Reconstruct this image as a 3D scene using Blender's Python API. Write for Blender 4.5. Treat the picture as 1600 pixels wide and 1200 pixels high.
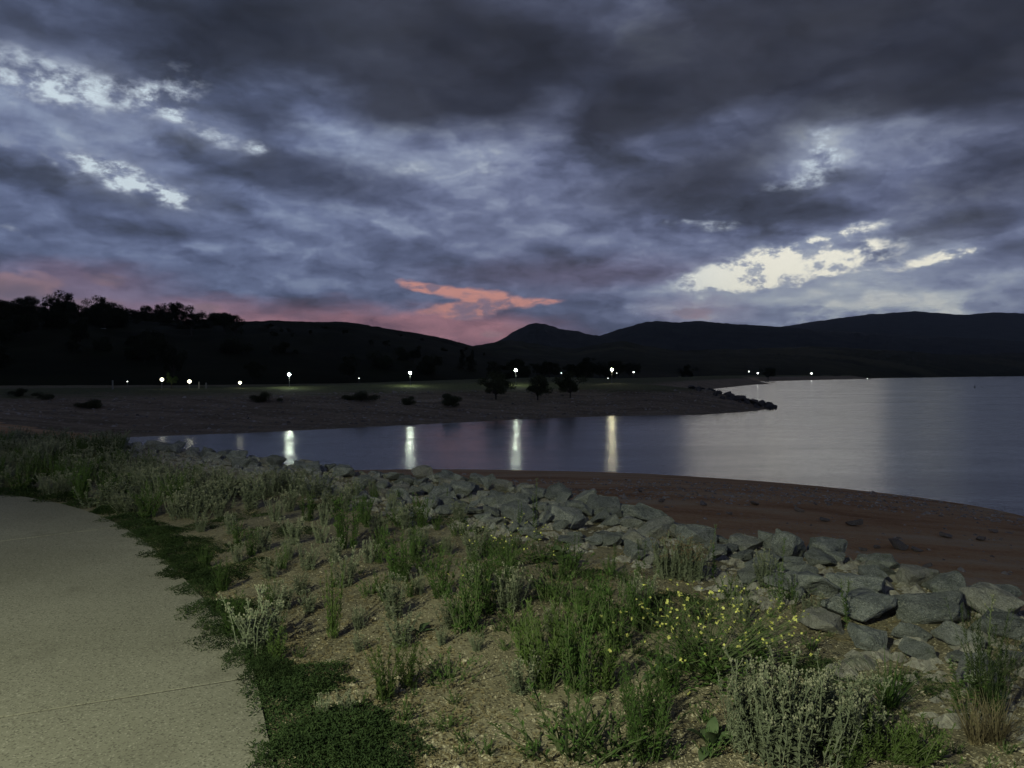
import bpy, bmesh, math, random
import numpy as np
from mathutils import Vector, Matrix

for o in list(bpy.data.objects):
    bpy.data.objects.remove(o, do_unlink=True)
SC = bpy.context.scene
COL = SC.collection

# ------------------------------------------------------------------ camera
F_PX, CX, HOR, EYE = 1155.0, 800.0, 583.0, 7.0        # focal length in photo pixels, horizon row, eye height over the lake
cam_d = bpy.data.cameras.new('camera'); cam = bpy.data.objects.new('camera', cam_d); COL.objects.link(cam)
cam_d.sensor_width = 36.0; cam_d.lens = 36.0 * F_PX / 1600.0
cam_d.clip_start = 0.1; cam_d.clip_end = 30000.0
cam.location = (0, 0, EYE)
cam.rotation_euler = (math.radians(90) - math.atan((600 - HOR) / F_PX), 0, 0)
SC.camera = cam
SC.render.resolution_x, SC.render.resolution_y = 1024, 768
SC.render.engine = 'CYCLES'
SC.cycles.max_bounces = 5; SC.cycles.diffuse_bounces = 2; SC.cycles.glossy_bounces = 3
SC.cycles.transmission_bounces = 2; SC.cycles.transparent_max_bounces = 4; SC.cycles.volume_bounces = 1
SC.cycles.caustics_reflective = False; SC.cycles.caustics_refractive = False
SC.cycles.use_denoising = True
SC.cycles.sample_clamp_indirect = 3.0
vs = SC.view_settings
vs.view_transform = 'Standard'; vs.look = 'None'; vs.exposure = 0.0; vs.gamma = 1.0; vs.use_curve_mapping = False

def lin(r, g, b):
    f = lambda c: (c / 255 / 12.92) if c / 255 <= 0.04045 else ((c / 255 + 0.055) / 1.055) ** 2.4
    return (f(r), f(g), f(b), 1.0)

# ------------------------------------------------------------------ sky: dusk overcast with a few gaps
world = bpy.data.worlds.new('World'); SC.world = world; world.use_nodes = True
NT = world.node_tree; NT.nodes.clear()
class G:
    """tiny node-graph writer"""
    def __init__(s, nt): s.nt = nt
    def n(s, t, **kw):
        nd = s.nt.nodes.new(t)
        for k, v in kw.items(): setattr(nd, k, v)
        return nd
    def put(s, sock, v):
        if isinstance(v, bpy.types.NodeSocket): s.nt.links.new(v, sock)
        else: sock.default_value = v
    def m(s, op, a, b=0.0, c=0.0, clamp=False):
        nd = s.n('ShaderNodeMath', operation=op, use_clamp=clamp)
        s.put(nd.inputs[0], a); s.put(nd.inputs[1], b); s.put(nd.inputs[2], c)
        return nd.outputs[0]
    def vm(s, op, a, b=(0, 0, 0), sc=1.0):
        nd = s.n('ShaderNodeVectorMath', operation=op)
        s.put(nd.inputs[0], a); s.put(nd.inputs[1], b); s.put(nd.inputs[3], sc)
        return nd.outputs[0]
    def comb(s, x, y, z=0.0):
        nd = s.n('ShaderNodeCombineXYZ')
        for i, v in enumerate((x, y, z)): s.put(nd.inputs[i], v)
        return nd.outputs[0]
    def sep(s, v):
        nd = s.n('ShaderNodeSeparateXYZ'); s.put(nd.inputs[0], v); return nd.outputs
    def noise(s, vec, scale, detail=4.0, rough=0.5, dist=0.0, lac=2.0):
        nd = s.n('ShaderNodeTexNoise')
        s.put(nd.inputs['Vector'], vec); s.put(nd.inputs['Scale'], scale); s.put(nd.inputs['Detail'], detail)
        s.put(nd.inputs['Roughness'], rough); s.put(nd.inputs['Distortion'], dist); s.put(nd.inputs['Lacunarity'], lac)
        return nd.outputs
    def vor(s, vec, scale, feature='F1', rand=1.0):
        nd = s.n('ShaderNodeTexVoronoi', feature=feature)
        s.put(nd.inputs['Vector'], vec); s.put(nd.inputs['Scale'], scale); s.put(nd.inputs['Randomness'], rand)
        return nd.outputs
    def ss(s, v, a, b, lo=0.0, hi=1.0, kind='SMOOTHSTEP'):
        nd = s.n('ShaderNodeMapRange', interpolation_type=kind)
        for i, x in enumerate((v, a, b, lo, hi)): s.put(nd.inputs[i], x)
        return nd.outputs[0]
    def ramp(s, v, stops, interp='LINEAR'):
        nd = s.n('ShaderNodeValToRGB'); cr = nd.color_ramp; cr.interpolation = interp
        while len(cr.elements) < len(stops): cr.elements.new(0.5)
        for e, (p, c) in zip(cr.elements, stops): e.position = p; e.color = c
        s.put(nd.inputs[0], v); return nd.outputs[0]
    def mix(s, f, a, b, blend='MIX'):
        nd = s.n('ShaderNodeMix', data_type='RGBA', blend_type=blend)
        s.put(nd.inputs[0], f); s.put(nd.inputs[6], a); s.put(nd.inputs[7], b)
        return nd.outputs[2]
    def blob(s, vec, b, quad=True):
        """soft ellipse in (azimuth, elevation) degrees, given in photo pixels: cx, cy, rx, ry, rotation(deg), value"""
        cx, cy, rx, ry, rot, val = b
        u, v = (cx - CX) / F_PX, (HOR - cy) / F_PX
        a = math.atan(u); e = math.atan(v * math.cos(a))
        k = 57.2958 / F_PX
        mp = s.n('ShaderNodeMapping', vector_type='TEXTURE')
        mp.inputs['Location'].default_value = (math.degrees(a), math.degrees(e), 0)
        mp.inputs['Rotation'].default_value = (0, 0, math.radians(rot))
        mp.inputs['Scale'].default_value = (max(rx * k * math.cos(a) ** 1.6, .02), max(ry * k * math.cos(a), .02), 1)
        s.put(mp.inputs['Vector'], vec)
        gr = s.n('ShaderNodeTexGradient', gradient_type='SPHERICAL'); s.put(gr.inputs[0], mp.outputs[0])
        return s.ss(gr.outputs['Fac'], 0.0, 0.9, 0.0, val, 'SMOOTHSTEP' if quad else 'LINEAR')
    def blobs(s, vec, lst, quad=True):
        tot = None
        for b in lst:
            o = s.blob(vec, b, quad)
            tot = o if tot is None else s.m('ADD', tot, o)
        return tot

g = G(NT)
tc = g.n('ShaderNodeTexCoord')
D = g.vm('NORMALIZE', tc.outputs['Generated'])
dx, dy, dz = g.sep(D)
A = g.m('MULTIPLY', g.m('ARCTAN2', dx, dy), 57.2958)
E = g.m('MULTIPLY', g.m('ARCSINE', dz), 57.2958)
AE = g.comb(A, E, 0.0)
zz = g.m('ADD', g.m('MAXIMUM', dz, 0.0), 0.30)
PL = g.comb(g.m('DIVIDE', dx, zz), g.m('DIVIDE', dy, zz), g.m('MULTIPLY', dz, 1.5))    # cloud-deck coordinates
def warp(scale, amp_a, amp_e, detail=5.0, rough=0.55):
    c = g.noise(PL, scale, detail, rough)['Color']
    c = g.vm('SUBTRACT', c, (0.5, 0.5, 0.5))
    return g.vm('MULTIPLY', c, (amp_a, amp_e, 0))
wl = warp(1.6, 7.0, 3.5, 2.0, 0.4)          # slow, soft
wf = warp(6.5, 8.0, 4.5, 5.0, 0.6)          # ragged
AEs = g.vm('ADD', AE, g.vm('ADD', wl, g.vm('SCALE', wf, sc=0.45)))
AEf = g.vm('ADD', AE, g.vm('ADD', g.vm('SCALE', wl, sc=0.35), wf))
AEt = g.vm('ADD', AE, g.vm('SCALE', wf, sc=0.45))
n_big = g.noise(PL, 1.3, 2.0, 0.45)['Fac']
n_mid = g.noise(g.vm('ADD', g.vm('ADD', PL, g.vm('SCALE', wf, sc=0.02)), (3.1, 7.7, 0)), 4.2, 5.0, 0.5)['Fac']
PLw = g.vm('ADD', PL, g.vm('SCALE', wf, sc=0.035))
DW = g.vm('ADD', g.vm('MULTIPLY', D, (8.0, 8.0, 17.0)), g.vm('SCALE', wf, sc=0.10))      # upright coordinates for billows
e_a = g.noise(DW, 1.0, 6.0, 0.56)['Fac']
e_b = g.noise(g.vm('ADD', DW, (0.06, 0.0, 0.26)), 1.0, 6.0, 0.56)['Fac']
n_gap = g.noise(g.vm('MULTIPLY', D, (34.0, 34.0, 60.0)), 1.0, 5.0, 0.62)['Fac']
emb = g.m('SUBTRACT', e_a, e_b)               # lit rims / shaded bellies of the cloud deck
n_fin = g.noise(g.vm('ADD', g.vm('ADD', PL, g.vm('SCALE', wf, sc=0.02)), (9.1, 2.7, 0)), 15.0, 5.0, 0.6)['Fac']

# textured middle cloud deck
lights = [(70,150,260,120,0,.10),(330,420,360,110,0,.05),(620,240,260,80,-8,.16),(800,200,150,80,0,.12),(560,360,330,90,0,.06),
          (780,300,260,80,0,.10),(900,400,260,80,0,.05),(1300,400,420,120,8,.20),(1400,235,150,60,0,.12),(1280,235,110,90,0,.16),
          (1010,55,110,80,-30,.16),(50,60,160,70,0,.05),(180,240,240,60,-12,.14),(1100,470,200,50,0,.12),(1500,462,420,60,0,.19),(1360,475,200,40,0,.08),
          (480,330,90,40,0,.05),(110,470,200,30,0,.05)]
dim = [(300,235,220,45,-8,-.13),(60,285,150,55,0,-.13),(340,350,260,60,0,-.10),(230,370,160,40,0,-.08),(860,420,170,40,0,-.08),
       (1150,330,190,50,0,-.15),(1240,360,130,50,10,-.14),(1450,360,210,40,6,-.20),(1330,330,110,40,0,-.10),(760,510,260,25,0,-.03),
       (420,470,200,22,0,-.05),(1300,280,200,30,0,-.12)]
lev = g.m('MULTIPLY', g.m('ADD', g.blobs(AEf, lights), g.blobs(AEf, dim)), 1.35)
base = g.n('ShaderNodeFloatCurve'); cv = base.mapping.curves[0]
for x, y in ((0.12, 0.50), (0.3, 0.49), (0.5, 0.40), (0.75, .27)): cv.points.new(x, y)
cv.points[0].location = (0, 0.47); cv.points[-1].location = (1, 0.22); base.mapping.update()
g.put(base.inputs['Value'], g.m('DIVIDE', E, 50.0, clamp=True))
lev = g.m('ADD', lev, base.outputs[0])
lev = g.m('ADD', lev, g.m('MULTIPLY', g.m('SUBTRACT', n_big, 0.5), 0.22))
lev = g.m('ADD', lev, g.m('MULTIPLY', g.m('SUBTRACT', n_mid, 0.5), 0.26))
lev = g.m('ADD', lev, g.m('MULTIPLY', g.m('SUBTRACT', n_fin, 0.5), 0.12))
lev = g.m('ADD', g.m('ADD', lev, 0.035), g.m('MULTIPLY', emb, .8))
col = g.ramp(lev, [(0.0, lin(34, 36, 43)), (.2, lin(49, 52, 62)), (.38, lin(70, 76, 94)), (.52, lin(91, 99, 126)),
                   (.64, lin(114, 123, 153)), (.76, lin(144, 154, 179)), (.9, lin(186, 195, 203)), (1.0, lin(225, 228, 222))])
# soft dark masses of low cloud
dark = [(560,40,420,150,0,.9),(250,60,260,90,0,.5),(930,120,330,130,0,.7),(1270,80,420,170,0,.85),(1600,110,330,170,0,.8),(700,150,190,90,-12,.75),(170,120,110,50,-10,.45),
        (1080,275,260,62,7,.95),(920,220,120,60,0,.6),(1000,180,180,60,0,.5),(1340,185,190,50,4,.6),(1570,285,220,70,10,.75),(1500,365,170,32,8,.5),
        (520,280,170,50,-6,.6),(445,190,110,34,-16,.5),(440,235,70,34,-30,.45),(620,190,110,50,-10,.5),(0,20,150,80,0,.4),(1180,120,200,80,0,.5)]
dk = g.blobs(AEs, dark)
dk = g.m('ADD', dk, g.ss(E, 17.0, 34.0, 0.0, 0.6))
dk = g.m('MULTIPLY', dk, g.ss(n_big, 0.25, 0.7, 0.75, 1.1))
dk = g.m('MULTIPLY', g.m('MINIMUM', dk, 1.0), 0.88)
dcol = g.mix(g.ss(n_mid, .3, .7), lin(37, 39, 47), lin(56, 58, 67))
col = g.mix(dk, col, dcol)
# sunset pink near the horizon
pk = g.blobs(AEt, [(430,514,560,60,0,.9),(690,528,280,54,0,.9),(120,440,230,50,0,.30),(1090,485,120,34,0,.22),(900,430,320,40,0,.12),(1200,420,250,40,0,.05)])
pcol = g.mix(g.ss(lev, .3, .7), lin(118, 90, 104), lin(190, 136, 142))
col = g.mix(1.0, col, g.mix(g.ss(A, 2.0, -22.0), (1.0, 1.0, 1.0, 1), (.94, 1.0, 1.04, 1)), 'MULTIPLY')
col = g.mix(g.m('MINIMUM', pk, .85), col, pcol)
warmc = g.blobs(AEt, [(30,446,120,36,0,.9),(170,440,60,26,0,.8),(60,480,110,28,0,1.),(150,475,90,20,0,.9),(315,487,48,12,0,1.),(325,500,40,10,0,.8),(195,495,40,12,0,.9),(1085,490,60,15,0,.7),(835,522,90,12,-12,.6),(770,522,24,8,0,1.)])
col = g.mix(g.m('MULTIPLY', g.ss(g.m('ADD', g.m('MULTIPLY', warmc, 1.3), g.m('MULTIPLY', g.m('MULTIPLY', g.m('SUBTRACT', e_a, .5), g.ss(warmc, 0.0, .3)), 2.2)), .35, .9), .7), col, g.mix(g.ss(n_mid, .35, .65), lin(128, 114, 128), lin(168, 136, 142)))
# salmon cloud catching the last light
sal = g.blobs(g.vm('ADD', AE, g.vm('SCALE', wf, sc=0.14)), [(655,449,50,14,-8,1.2),(700,456,90,16,-12,1.3),(760,464,90,18,-10,1.2),(800,474,120,13,3,1.3),(700,481,70,11,8,1.2),(745,488,70,17,6,1.3),(720,494,44,10,0,1.0),(862,470,34,6,0,1.0)], True)
sm = g.ss(g.m('ADD', sal, g.m('ADD', g.m('MULTIPLY', g.m('SUBTRACT', n_gap, .5), 2.6), g.m('MULTIPLY', g.m('SUBTRACT', e_a, .5), 1.5))), .18, 1.35)
scol = g.mix(g.ss(g.m('ADD', n_gap, g.m('MULTIPLY', emb, -3.5)), .34, .72), lin(230, 160, 142), lin(150, 128, 144))
sm = g.m('MULTIPLY', sm, g.ss(sal, 0.0, 0.25))
col = g.mix(g.m('MULTIPLY', sm, .8), col, scol)
# gaps where the bright clear sky shows
gaps = [(40,112,150,52,-8,1.),(190,150,170,38,-2,1.15),(60,150,150,30,0,.9),(270,145,90,50,20,.9),(110,250,150,26,-10,1.1),(215,285,130,30,-17,1.6),(245,302,100,20,-10,1.1),
        (640,264,46,18,0,1.0),(320,200,100,22,-22,1.0),(395,228,34,20,-40,.9),(1285,242,60,64,0,1.25),(1235,285,70,18,5,.8),
        (1130,434,150,46,12,1.6),(1230,412,210,52,9,1.75),(1340,402,130,34,6,1.25),(1345,356,80,20,10,1.0),(1270,378,120,24,10,.95),(1480,402,90,18,8,1.3),(1540,392,60,14,8,.9),
        (1125,355,60,16,5,.95),(1290,432,70,14,6,1.1),(1440,410,90,16,4,.9),(760,265,60,16,0,.7),(30,358,40,10,-10,.8),(1070,352,36,12,0,.7)]
halos = [(120,150,300,90,-5,.8),(190,270,240,60,-14,.8),(1290,235,150,90,0,.6),(1260,415,330,80,8,.9),(1450,452,420,60,0,.8),(1150,490,260,40,0,.6),(640,250,120,40,0,.4),(330,205,130,40,-20,.5),(1420,220,150,50,0,.35),(1500,400,160,40,6,.5)]
gs = g.blobs(AEt, gaps)
tx = g.m('ADD', g.m('MULTIPLY', n_gap, .62), g.m('MULTIPLY', e_a, .38))
gp = g.m('MULTIPLY', gs, g.ss(tx, .38, .64, .08, 1.2))
glow = g.m('MINIMUM', g.blobs(AEt, halos), 1.0)
clear = g.n('ShaderNodeTexSky', sky_type='NISHITA'); clear.sun_disc = False
clear.sun_elevation = math.radians(1.0); clear.sun_rotation = math.radians(20); clear.air_density = 1.0; clear.dust_density = 2.0
cs = g.vm('SCALE', clear.outputs[0], sc=0.05)
warmside = g.ss(A, 6.0, 20.0)
gcol = g.mix(warmside, lin(206, 219, 228), lin(248, 245, 230))
gcol = g.mix(g.ss(E, 8.5, 14.0), gcol, lin(205, 220, 230))
gcol = g.mix(1.0, gcol, g.vm('MINIMUM', cs, (0.08, 0.08, 0.08)), 'ADD')
col = g.mix(g.m('MULTIPLY', glow, g.ss(tx, .3, .68, .12, .62)), col, lin(150, 160, 180))
col = g.mix(g.m('MULTIPLY', g.ss(gp, .12, .75), .55), col, lin(160, 170, 188))
col = g.mix(g.m('MULTIPLY', g.ss(gp, .45, 1.55), .97), col, gcol)
col = g.mix(g.ss(E, 0.0, -4.0), col, lin(30, 30, 34))
bg = g.n('ShaderNodeBackground'); g.put(bg.inputs[0], col); bg.inputs[1].default_value = 1.0
ow = g.n('ShaderNodeOutputWorld'); NT.links.new(bg.outputs[0], ow.inputs[0])
world.cycles.sampling_method = 'NONE'
SC.cycles.use_adaptive_sampling = True; SC.cycles.adaptive_threshold = 0.016; SC.cycles.adaptive_min_samples = 20

# the last glow of a sun already at the horizon behind the cloud gap
sun_d = bpy.data.lights.new('sun', 'SUN'); sun_d.energy = 0.02; sun_d.angle = math.radians(14); sun_d.color = (1.0, .9, .75)
sun = bpy.data.objects.new('sun', sun_d); COL.objects.link(sun)
sun.rotation_euler = (math.radians(90 - 8), 0, math.radians(180 - 20))

# ------------------------------------------------------------------ helpers
RNG = random.Random(11)
def tag(o, label=None, cat=None, group=None, kind=None):
    if label: o['label'] = label
    if cat: o['category'] = cat
    if group: o['group'] = group
    if kind: o['kind'] = kind
    return o
def link(o, parent=None):
    COL.objects.link(o)
    if parent is not None: o.parent = parent
    return o
def empty(name, loc=(0, 0, 0), rz=0.0, sc=1.0):
    o = bpy.data.objects.new(name, None); COL.objects.link(o)
    o.location = loc; o.rotation_euler = (0, 0, rz); o.scale = (sc, sc, sc) if not hasattr(sc, '__len__') else sc
    o.empty_display_size = 0.1
    return o
class MB:
    def __init__(s): s.v = []; s.f = []
    def mesh(s, name, mat, smooth=False):
        me = bpy.data.meshes.new(name); me.from_pydata(s.v, [], s.f); me.update()
        me.materials.append(mat)
        if smooth: me.polygons.foreach_set('use_smooth', [True] * len(me.polygons))
        return me
    def add(s, vs, fs):
        k = len(s.v); s.v.extend(vs); s.f.extend([tuple(i + k for i in f) for f in fs])
    def tube(s, pts, r0, r1, n=3, cap=False):
        k = len(s.v); m = len(pts)
        for i, p in enumerate(pts):
            t = i / (m - 1); r = r0 + (r1 - r0) * t
            a = Vector(pts[min(i + 1, m - 1)]) - Vector(pts[max(i - 1, 0)])
            a = a.normalized() if a.length > 1e-9 else Vector((0, 0, 1))
            u = a.cross(Vector((0.31, 0.95, 0.02))); u = u.normalized() if u.length > 1e-4 else Vector((1, 0, 0))
            w = a.cross(u)
            for j in range(n):
                q = Vector(p) + u * (r * math.cos(6.2832 * j / n)) + w * (r * math.sin(6.2832 * j / n)); s.v.append(tuple(q))
        for i in range(m - 1):
            for j in range(n):
                a = k + i * n + j; b = k + i * n + (j + 1) % n; s.f.append((a, b, b + n, a + n))
        if cap: s.f.append(tuple(k + (m - 1) * n + j for j in range(n))); s.f.append(tuple(k + j for j in reversed(range(n))))
    def leaf(s, b, d, L, w, droop=0.0, up=(0, 0, 1)):
        b = Vector(b); d = Vector(d).normalized(); sd = d.cross(Vector(up))
        sd = sd.normalized() if sd.length > 1e-3 else Vector((1, 0, 0))
        nn = sd.cross(d)
        m1 = b + d * (L * .45) + nn * (L * .06); tip = b + d * L - Vector((0, 0, droop * L))
        k = len(s.v); s.v += [tuple(b), tuple(m1 + sd * w * .5), tuple(tip), tuple(m1 - sd * w * .5)]
        s.f += [(k, k + 1, k + 2), (k, k + 2, k + 3)]
    def blobby(s, c, r, rng, sq=1.0):
        c = Vector(c); k = len(s.v)
        for d in ((1, 0, 0), (-1, 0, 0), (0, 1, 0), (0, -1, 0), (0, 0, 1), (0, 0, -1)):
            s.v.append(tuple(c + Vector((d[0], d[1], d[2] * sq)) * (r * rng.uniform(.8, 1.2))))
        for a, b, e in ((0, 2, 4), (2, 1, 4), (1, 3, 4), (3, 0, 4), (2, 0, 5), (1, 2, 5), (3, 1, 5), (0, 3, 5)): s.f.append((k + a, k + b, k + e))
    def box(s, x0, x1, y0, y1, z0, z1):
        s.add([(x0, y0, z0), (x1, y0, z0), (x1, y1, z0), (x0, y1, z0), (x0, y0, z1), (x1, y0, z1), (x1, y1, z1), (x0, y1, z1)],
              [(0, 3, 2, 1), (4, 5, 6, 7), (0, 1, 5, 4), (1, 2, 6, 5), (2, 3, 7, 6), (3, 0, 4, 7)])
def obj(name, me, parent=None, kind=None):
    o = bpy.data.objects.new(name, me); link(o, parent)
    if kind: o['kind'] = kind
    return o
def copy_tree(root, parent=None):
    c = root.copy(); COL.objects.link(c); c.parent = parent
    for ch in root.children: copy_tree(ch, c)
    return c
def pix(px, py, z):
    """point of the horizontal level z seen at a photo pixel"""
    d = (EYE - z) * F_PX / (py - HOR); return ((px - CX) / F_PX * d, d)
def ztop(py, d): return EYE + (HOR - py) / F_PX * d

def hash2(ix, iy, seed):
    n = (ix.astype(np.int64) * 374761393 + iy.astype(np.int64) * 668265263 + seed * 1274126177) & 0xffffffff
    n = ((n ^ (n >> 13)) * 1274126177) & 0xffffffff
    return ((n ^ (n >> 16)) & 0xffff) / 65535.0
def vnoise(x, y, seed=0):
    x = np.asarray(x, float); y = np.asarray(y, float)
    ix = np.floor(x); iy = np.floor(y); fx = x - ix; fy = y - iy
    fx = fx * fx * (3 - 2 * fx); fy = fy * fy * (3 - 2 * fy)
    a = hash2(ix, iy, seed); b = hash2(ix + 1, iy, seed); c = hash2(ix, iy + 1, seed); d = hash2(ix + 1, iy + 1, seed)
    return (a * (1 - fx) + b * fx) * (1 - fy) + (c * (1 - fx) + d * fx) * fy - 0.5
def fbm(x, y, oct=4, seed=0, gain=.5):
    t = 0; a = 1.0
    for i in range(oct):
        t = t + a * vnoise(np.asarray(x) * 2 ** i, np.asarray(y) * 2 ** i, seed + i); a *= gain
    return t

# ------------------------------------------------------------------ materials
def material(name, rough=0.9, spec=0.2):
    m = bpy.data.materials.new(name); m.use_nodes = True
    b = m.node_tree.nodes['Principled BSDF']; b.inputs['Roughness'].default_value = rough
    b.inputs['Specular IOR Level'].default_value = spec
    q = G(m.node_tree); return m, b, q
def coords(q, kind='Object'):
    return q.n('ShaderNodeTexCoord').outputs[kind]
def geo_pos(q): return q.n('ShaderNodeNewGeometry').outputs['Position']
def bump(q, b, h, strength=.5, dist=.02):
    nd = q.n('ShaderNodeBump'); nd.inputs['Strength'].default_value = strength; nd.inputs['Distance'].default_value = dist
    q.put(nd.inputs['Height'], h); q.put(b.inputs['Normal'], nd.outputs[0])
def c4(r, g_, b): return (r, g_, b, 1.0)

def m_gravel():
    m, b, q = material('gravel_soil', .92)
    p = geo_pos(q)
    n1 = q.noise(p, 1.1, 4)['Fac']; n2 = q.noise(p, 16, 5, .6)['Fac']
    v = q.vor(p, 70); vc = q.sep(v['Color'])
    base = q.ramp(q.m('ADD', q.m('MULTIPLY', n1, .6), q.m('MULTIPLY', n2, .4)), [(.3, c4(.12, .105, .072)), (.5, c4(.25, .222, .155)), (.68, c4(.39, .35, .25))])
    sp = q.ss(vc[0], .55, .95)
    colr = q.mix(q.m('MULTIPLY', sp, q.ss(v['Distance'], .55, .2)), base, q.mix(vc[1], c4(.40, .32, .18), c4(.66, .60, .46)))
    colr = q.mix(q.m('MULTIPLY', q.ss(vc[2], .8, .9), .6), colr, c4(.06, .05, .04))
    q.put(b.inputs['Base Color'], colr)
    h = q.m('ADD', q.m('MULTIPLY', q.ss(v['Distance'], .6, 0), .5), q.m('MULTIPLY', n2, .8))
    bump(q, b, h, .7, .012); return m
def m_beach():
    m, b, q = material('red_clay', .95)
    p = geo_pos(q); ps = q.vm('MULTIPLY', p, (.22, 1.0, 1))
    n1 = q.noise(ps, .55, 5, .6)['Fac']; n2 = q.noise(p, 6, 5, .6)['Fac']; n3 = q.noise(ps, 1.6, 3)['Fac']
    c = q.ramp(q.m('ADD', q.m('MULTIPLY', n1, .75), q.m('MULTIPLY', n2, .25)), [(.34, c4(.31, .15, .065)), (.47, c4(.52, .31, .16)), (.58, c4(.56, .39, .235)), (.7, c4(.58, .46, .32))])
    v = q.vor(p, 9); vc = q.sep(v['Color'])
    c = q.mix(q.m('MULTIPLY', q.m('MULTIPLY', q.ss(vc[0], .62, .8), q.ss(n3, .48, .62)), q.ss(v['Distance'], .5, .3)), c, c4(.42, .37, .32))
    q.put(b.inputs['Base Color'], c)
    bump(q, b, q.m('ADD', n2, q.m('MULTIPLY', n1, 1.5)), .9, .12); return m
def m_farbank():
    m, b, q = material('stony_far_bank', .95)
    p = geo_pos(q); x, y, z = q.sep(p)
    n1 = q.noise(q.vm('MULTIPLY', p, (.3, 1, 1)), .35, 5, .6)['Fac']; n2 = q.noise(p, 2.2, 5, .65)['Fac']
    v = q.vor(p, 1.5); vc = q.sep(v['Color'])
    stone = q.ramp(q.m('ADD', q.m('MULTIPLY', n1, .6), q.m('MULTIPLY', n2, .4)), [(.34, c4(.12, .092, .06)), (.5, c4(.25, .195, .135)), (.66, c4(.40, .32, .235))])
    stone = q.mix(q.m('MULTIPLY', q.ss(vc[0], .75, .9), q.ss(v['Distance'], .45, .2)), stone, c4(.45, .41, .37))
    grass = q.ramp(n2, [(.35, c4(.06, .07, .03)), (.65, c4(.13, .14, .06))])
    lvl = q.m('ADD', z, q.m('MULTIPLY', q.m('SUBTRACT', n1, .5), 2.2))
    q.put(b.inputs['Base Color'], q.mix(q.ss(lvl, 3.0, 4.0), stone, grass))
    bump(q, b, n2, .8, .3); return m
def m_concrete():
    m, b, q = material('broom_finished_concrete', .88)
    p = geo_pos(q)
    n1 = q.noise(p, .8, 4)['Fac']; n2 = q.noise(p, 60, 3, .7)['Fac']; v = q.vor(p, 130); vc = q.sep(v['Color'])
    c = q.ramp(n1, [(.3, c4(.25, .24, .20)), (.7, c4(.335, .32, .275))])
    c = q.mix(q.ss(n2, .52, .72, 0, .55), c, c4(.13, .12, .10))
    c = q.mix(q.m('MULTIPLY', q.ss(vc[0], .82, .9), .6), c, c4(.08, .075, .065))
    c = q.mix(q.m('MULTIPLY', q.ss(vc[1], .9, .95), .5), c, c4(.50, .48, .42))
    st = q.noise(q.vm('ADD', p, (4, 1, 0)), 2.6, 5, .65)['Fac']
    c = q.mix(q.ss(st, .56, .72, 0, .35), c, c4(.16, .15, .125))
    q.put(b.inputs['Base Color'], c); bump(q, b, q.m('ADD', n2, q.m('MULTIPLY', vc[0], .3)), .35, .006); return m
def m_rock(name='granite', dark=1.0, warm=0.0):
    m, b, q = material(name, .85)
    p = coords(q); oi = q.n('ShaderNodeObjectInfo').outputs['Random']
    p = q.vm('ADD', p, q.comb(q.m('MULTIPLY', oi, 37.0), q.m('MULTIPLY', oi, 11.0), 0))
    n1 = q.noise(p, 2.2, 5, .6)['Fac']; n2 = q.noise(p, 14, 6, .7)['Fac']; v = q.vor(p, 60); vc = q.sep(v['Color'])
    k = dark
    c = q.ramp(q.m('ADD', q.m('MULTIPLY', n1, .5), q.m('MULTIPLY', n2, .5)), [(.33, c4(.085 * k, .095 * k, .10 * k)), (.5, c4(.195 * k, .21 * k, .22 * k)), (.66, c4(.34 * k, .35 * k, .355 * k))])
    c = q.mix(q.m('MULTIPLY', q.ss(vc[0], .7, .85), .55), c, c4(.07 * k, .075 * k, .075 * k))
    c = q.mix(q.m('MULTIPLY', q.ss(vc[1], .82, .92), .45), c, c4(.45 * k, .45 * k, .43 * k))
    c = q.mix(q.ss(oi, .72, 1.0, 0, .35), c, c4(.25 * k, .195 * k, .15 * k))
    c = q.mix(q.ss(q.noise(p, 3.1, 3)['Fac'], .55, .7, 0, .45), c, c4(.10 * k, .115 * k, .085 * k))
    if warm: c = q.mix(warm, c, c4(.23 * k, .15 * k, .11 * k))
    val = q.ss(oi, 0, 1, .75, 1.2, 'LINEAR')
    q.put(b.inputs['Base Color'], q.vm('SCALE', c, sc=val))
    bump(q, b, q.m('ADD', q.m('MULTIPLY', n2, .8), q.m('MULTIPLY', n1, .6)), .8, .05); return m
def m_plant(name, c0, c1, trans=.25, tipc=None):
    m, b, q = material(name, .75, .15)
    oi = q.n('ShaderNodeObjectInfo').outputs['Random']
    p = coords(q)
    n = q.noise(p, 9, 3, .6)['Fac']
    c = q.mix(q.ss(n, .3, .7), c4(*c0), c4(*c1))
    if tipc:
        z = q.sep(p)[2]; c = q.mix(q.ss(z, .1, .42, 0, .8), c, c4(*tipc))
    q.put(b.inputs['Base Color'], q.vm('SCALE', c, sc=q.ss(oi, 0, 1, .75, 1.25, 'LINEAR')))
    return m
def m_plain(name, c, rough=.8, spec=.3):
    m, b, q = material(name, rough, spec)
    n = q.noise(coords(q), 12, 4, .6)['Fac']
    q.put(b.inputs['Base Color'], q.mix(n, c4(*[x * .75 for x in c]), c4(*[x * 1.2 for x in c]))); return m
def m_glow(name, c, strength):
    m = bpy.data.materials.new(name); m.use_nodes = True; nt = m.node_tree; nt.nodes.clear()
    e = nt.nodes.new('ShaderNodeEmission'); e.inputs[0].default_value = c4(*c); e.inputs[1].default_value = strength
    o = nt.nodes.new('ShaderNodeOutputMaterial'); nt.links.new(e.outputs[0], o.inputs[0]); return m
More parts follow.
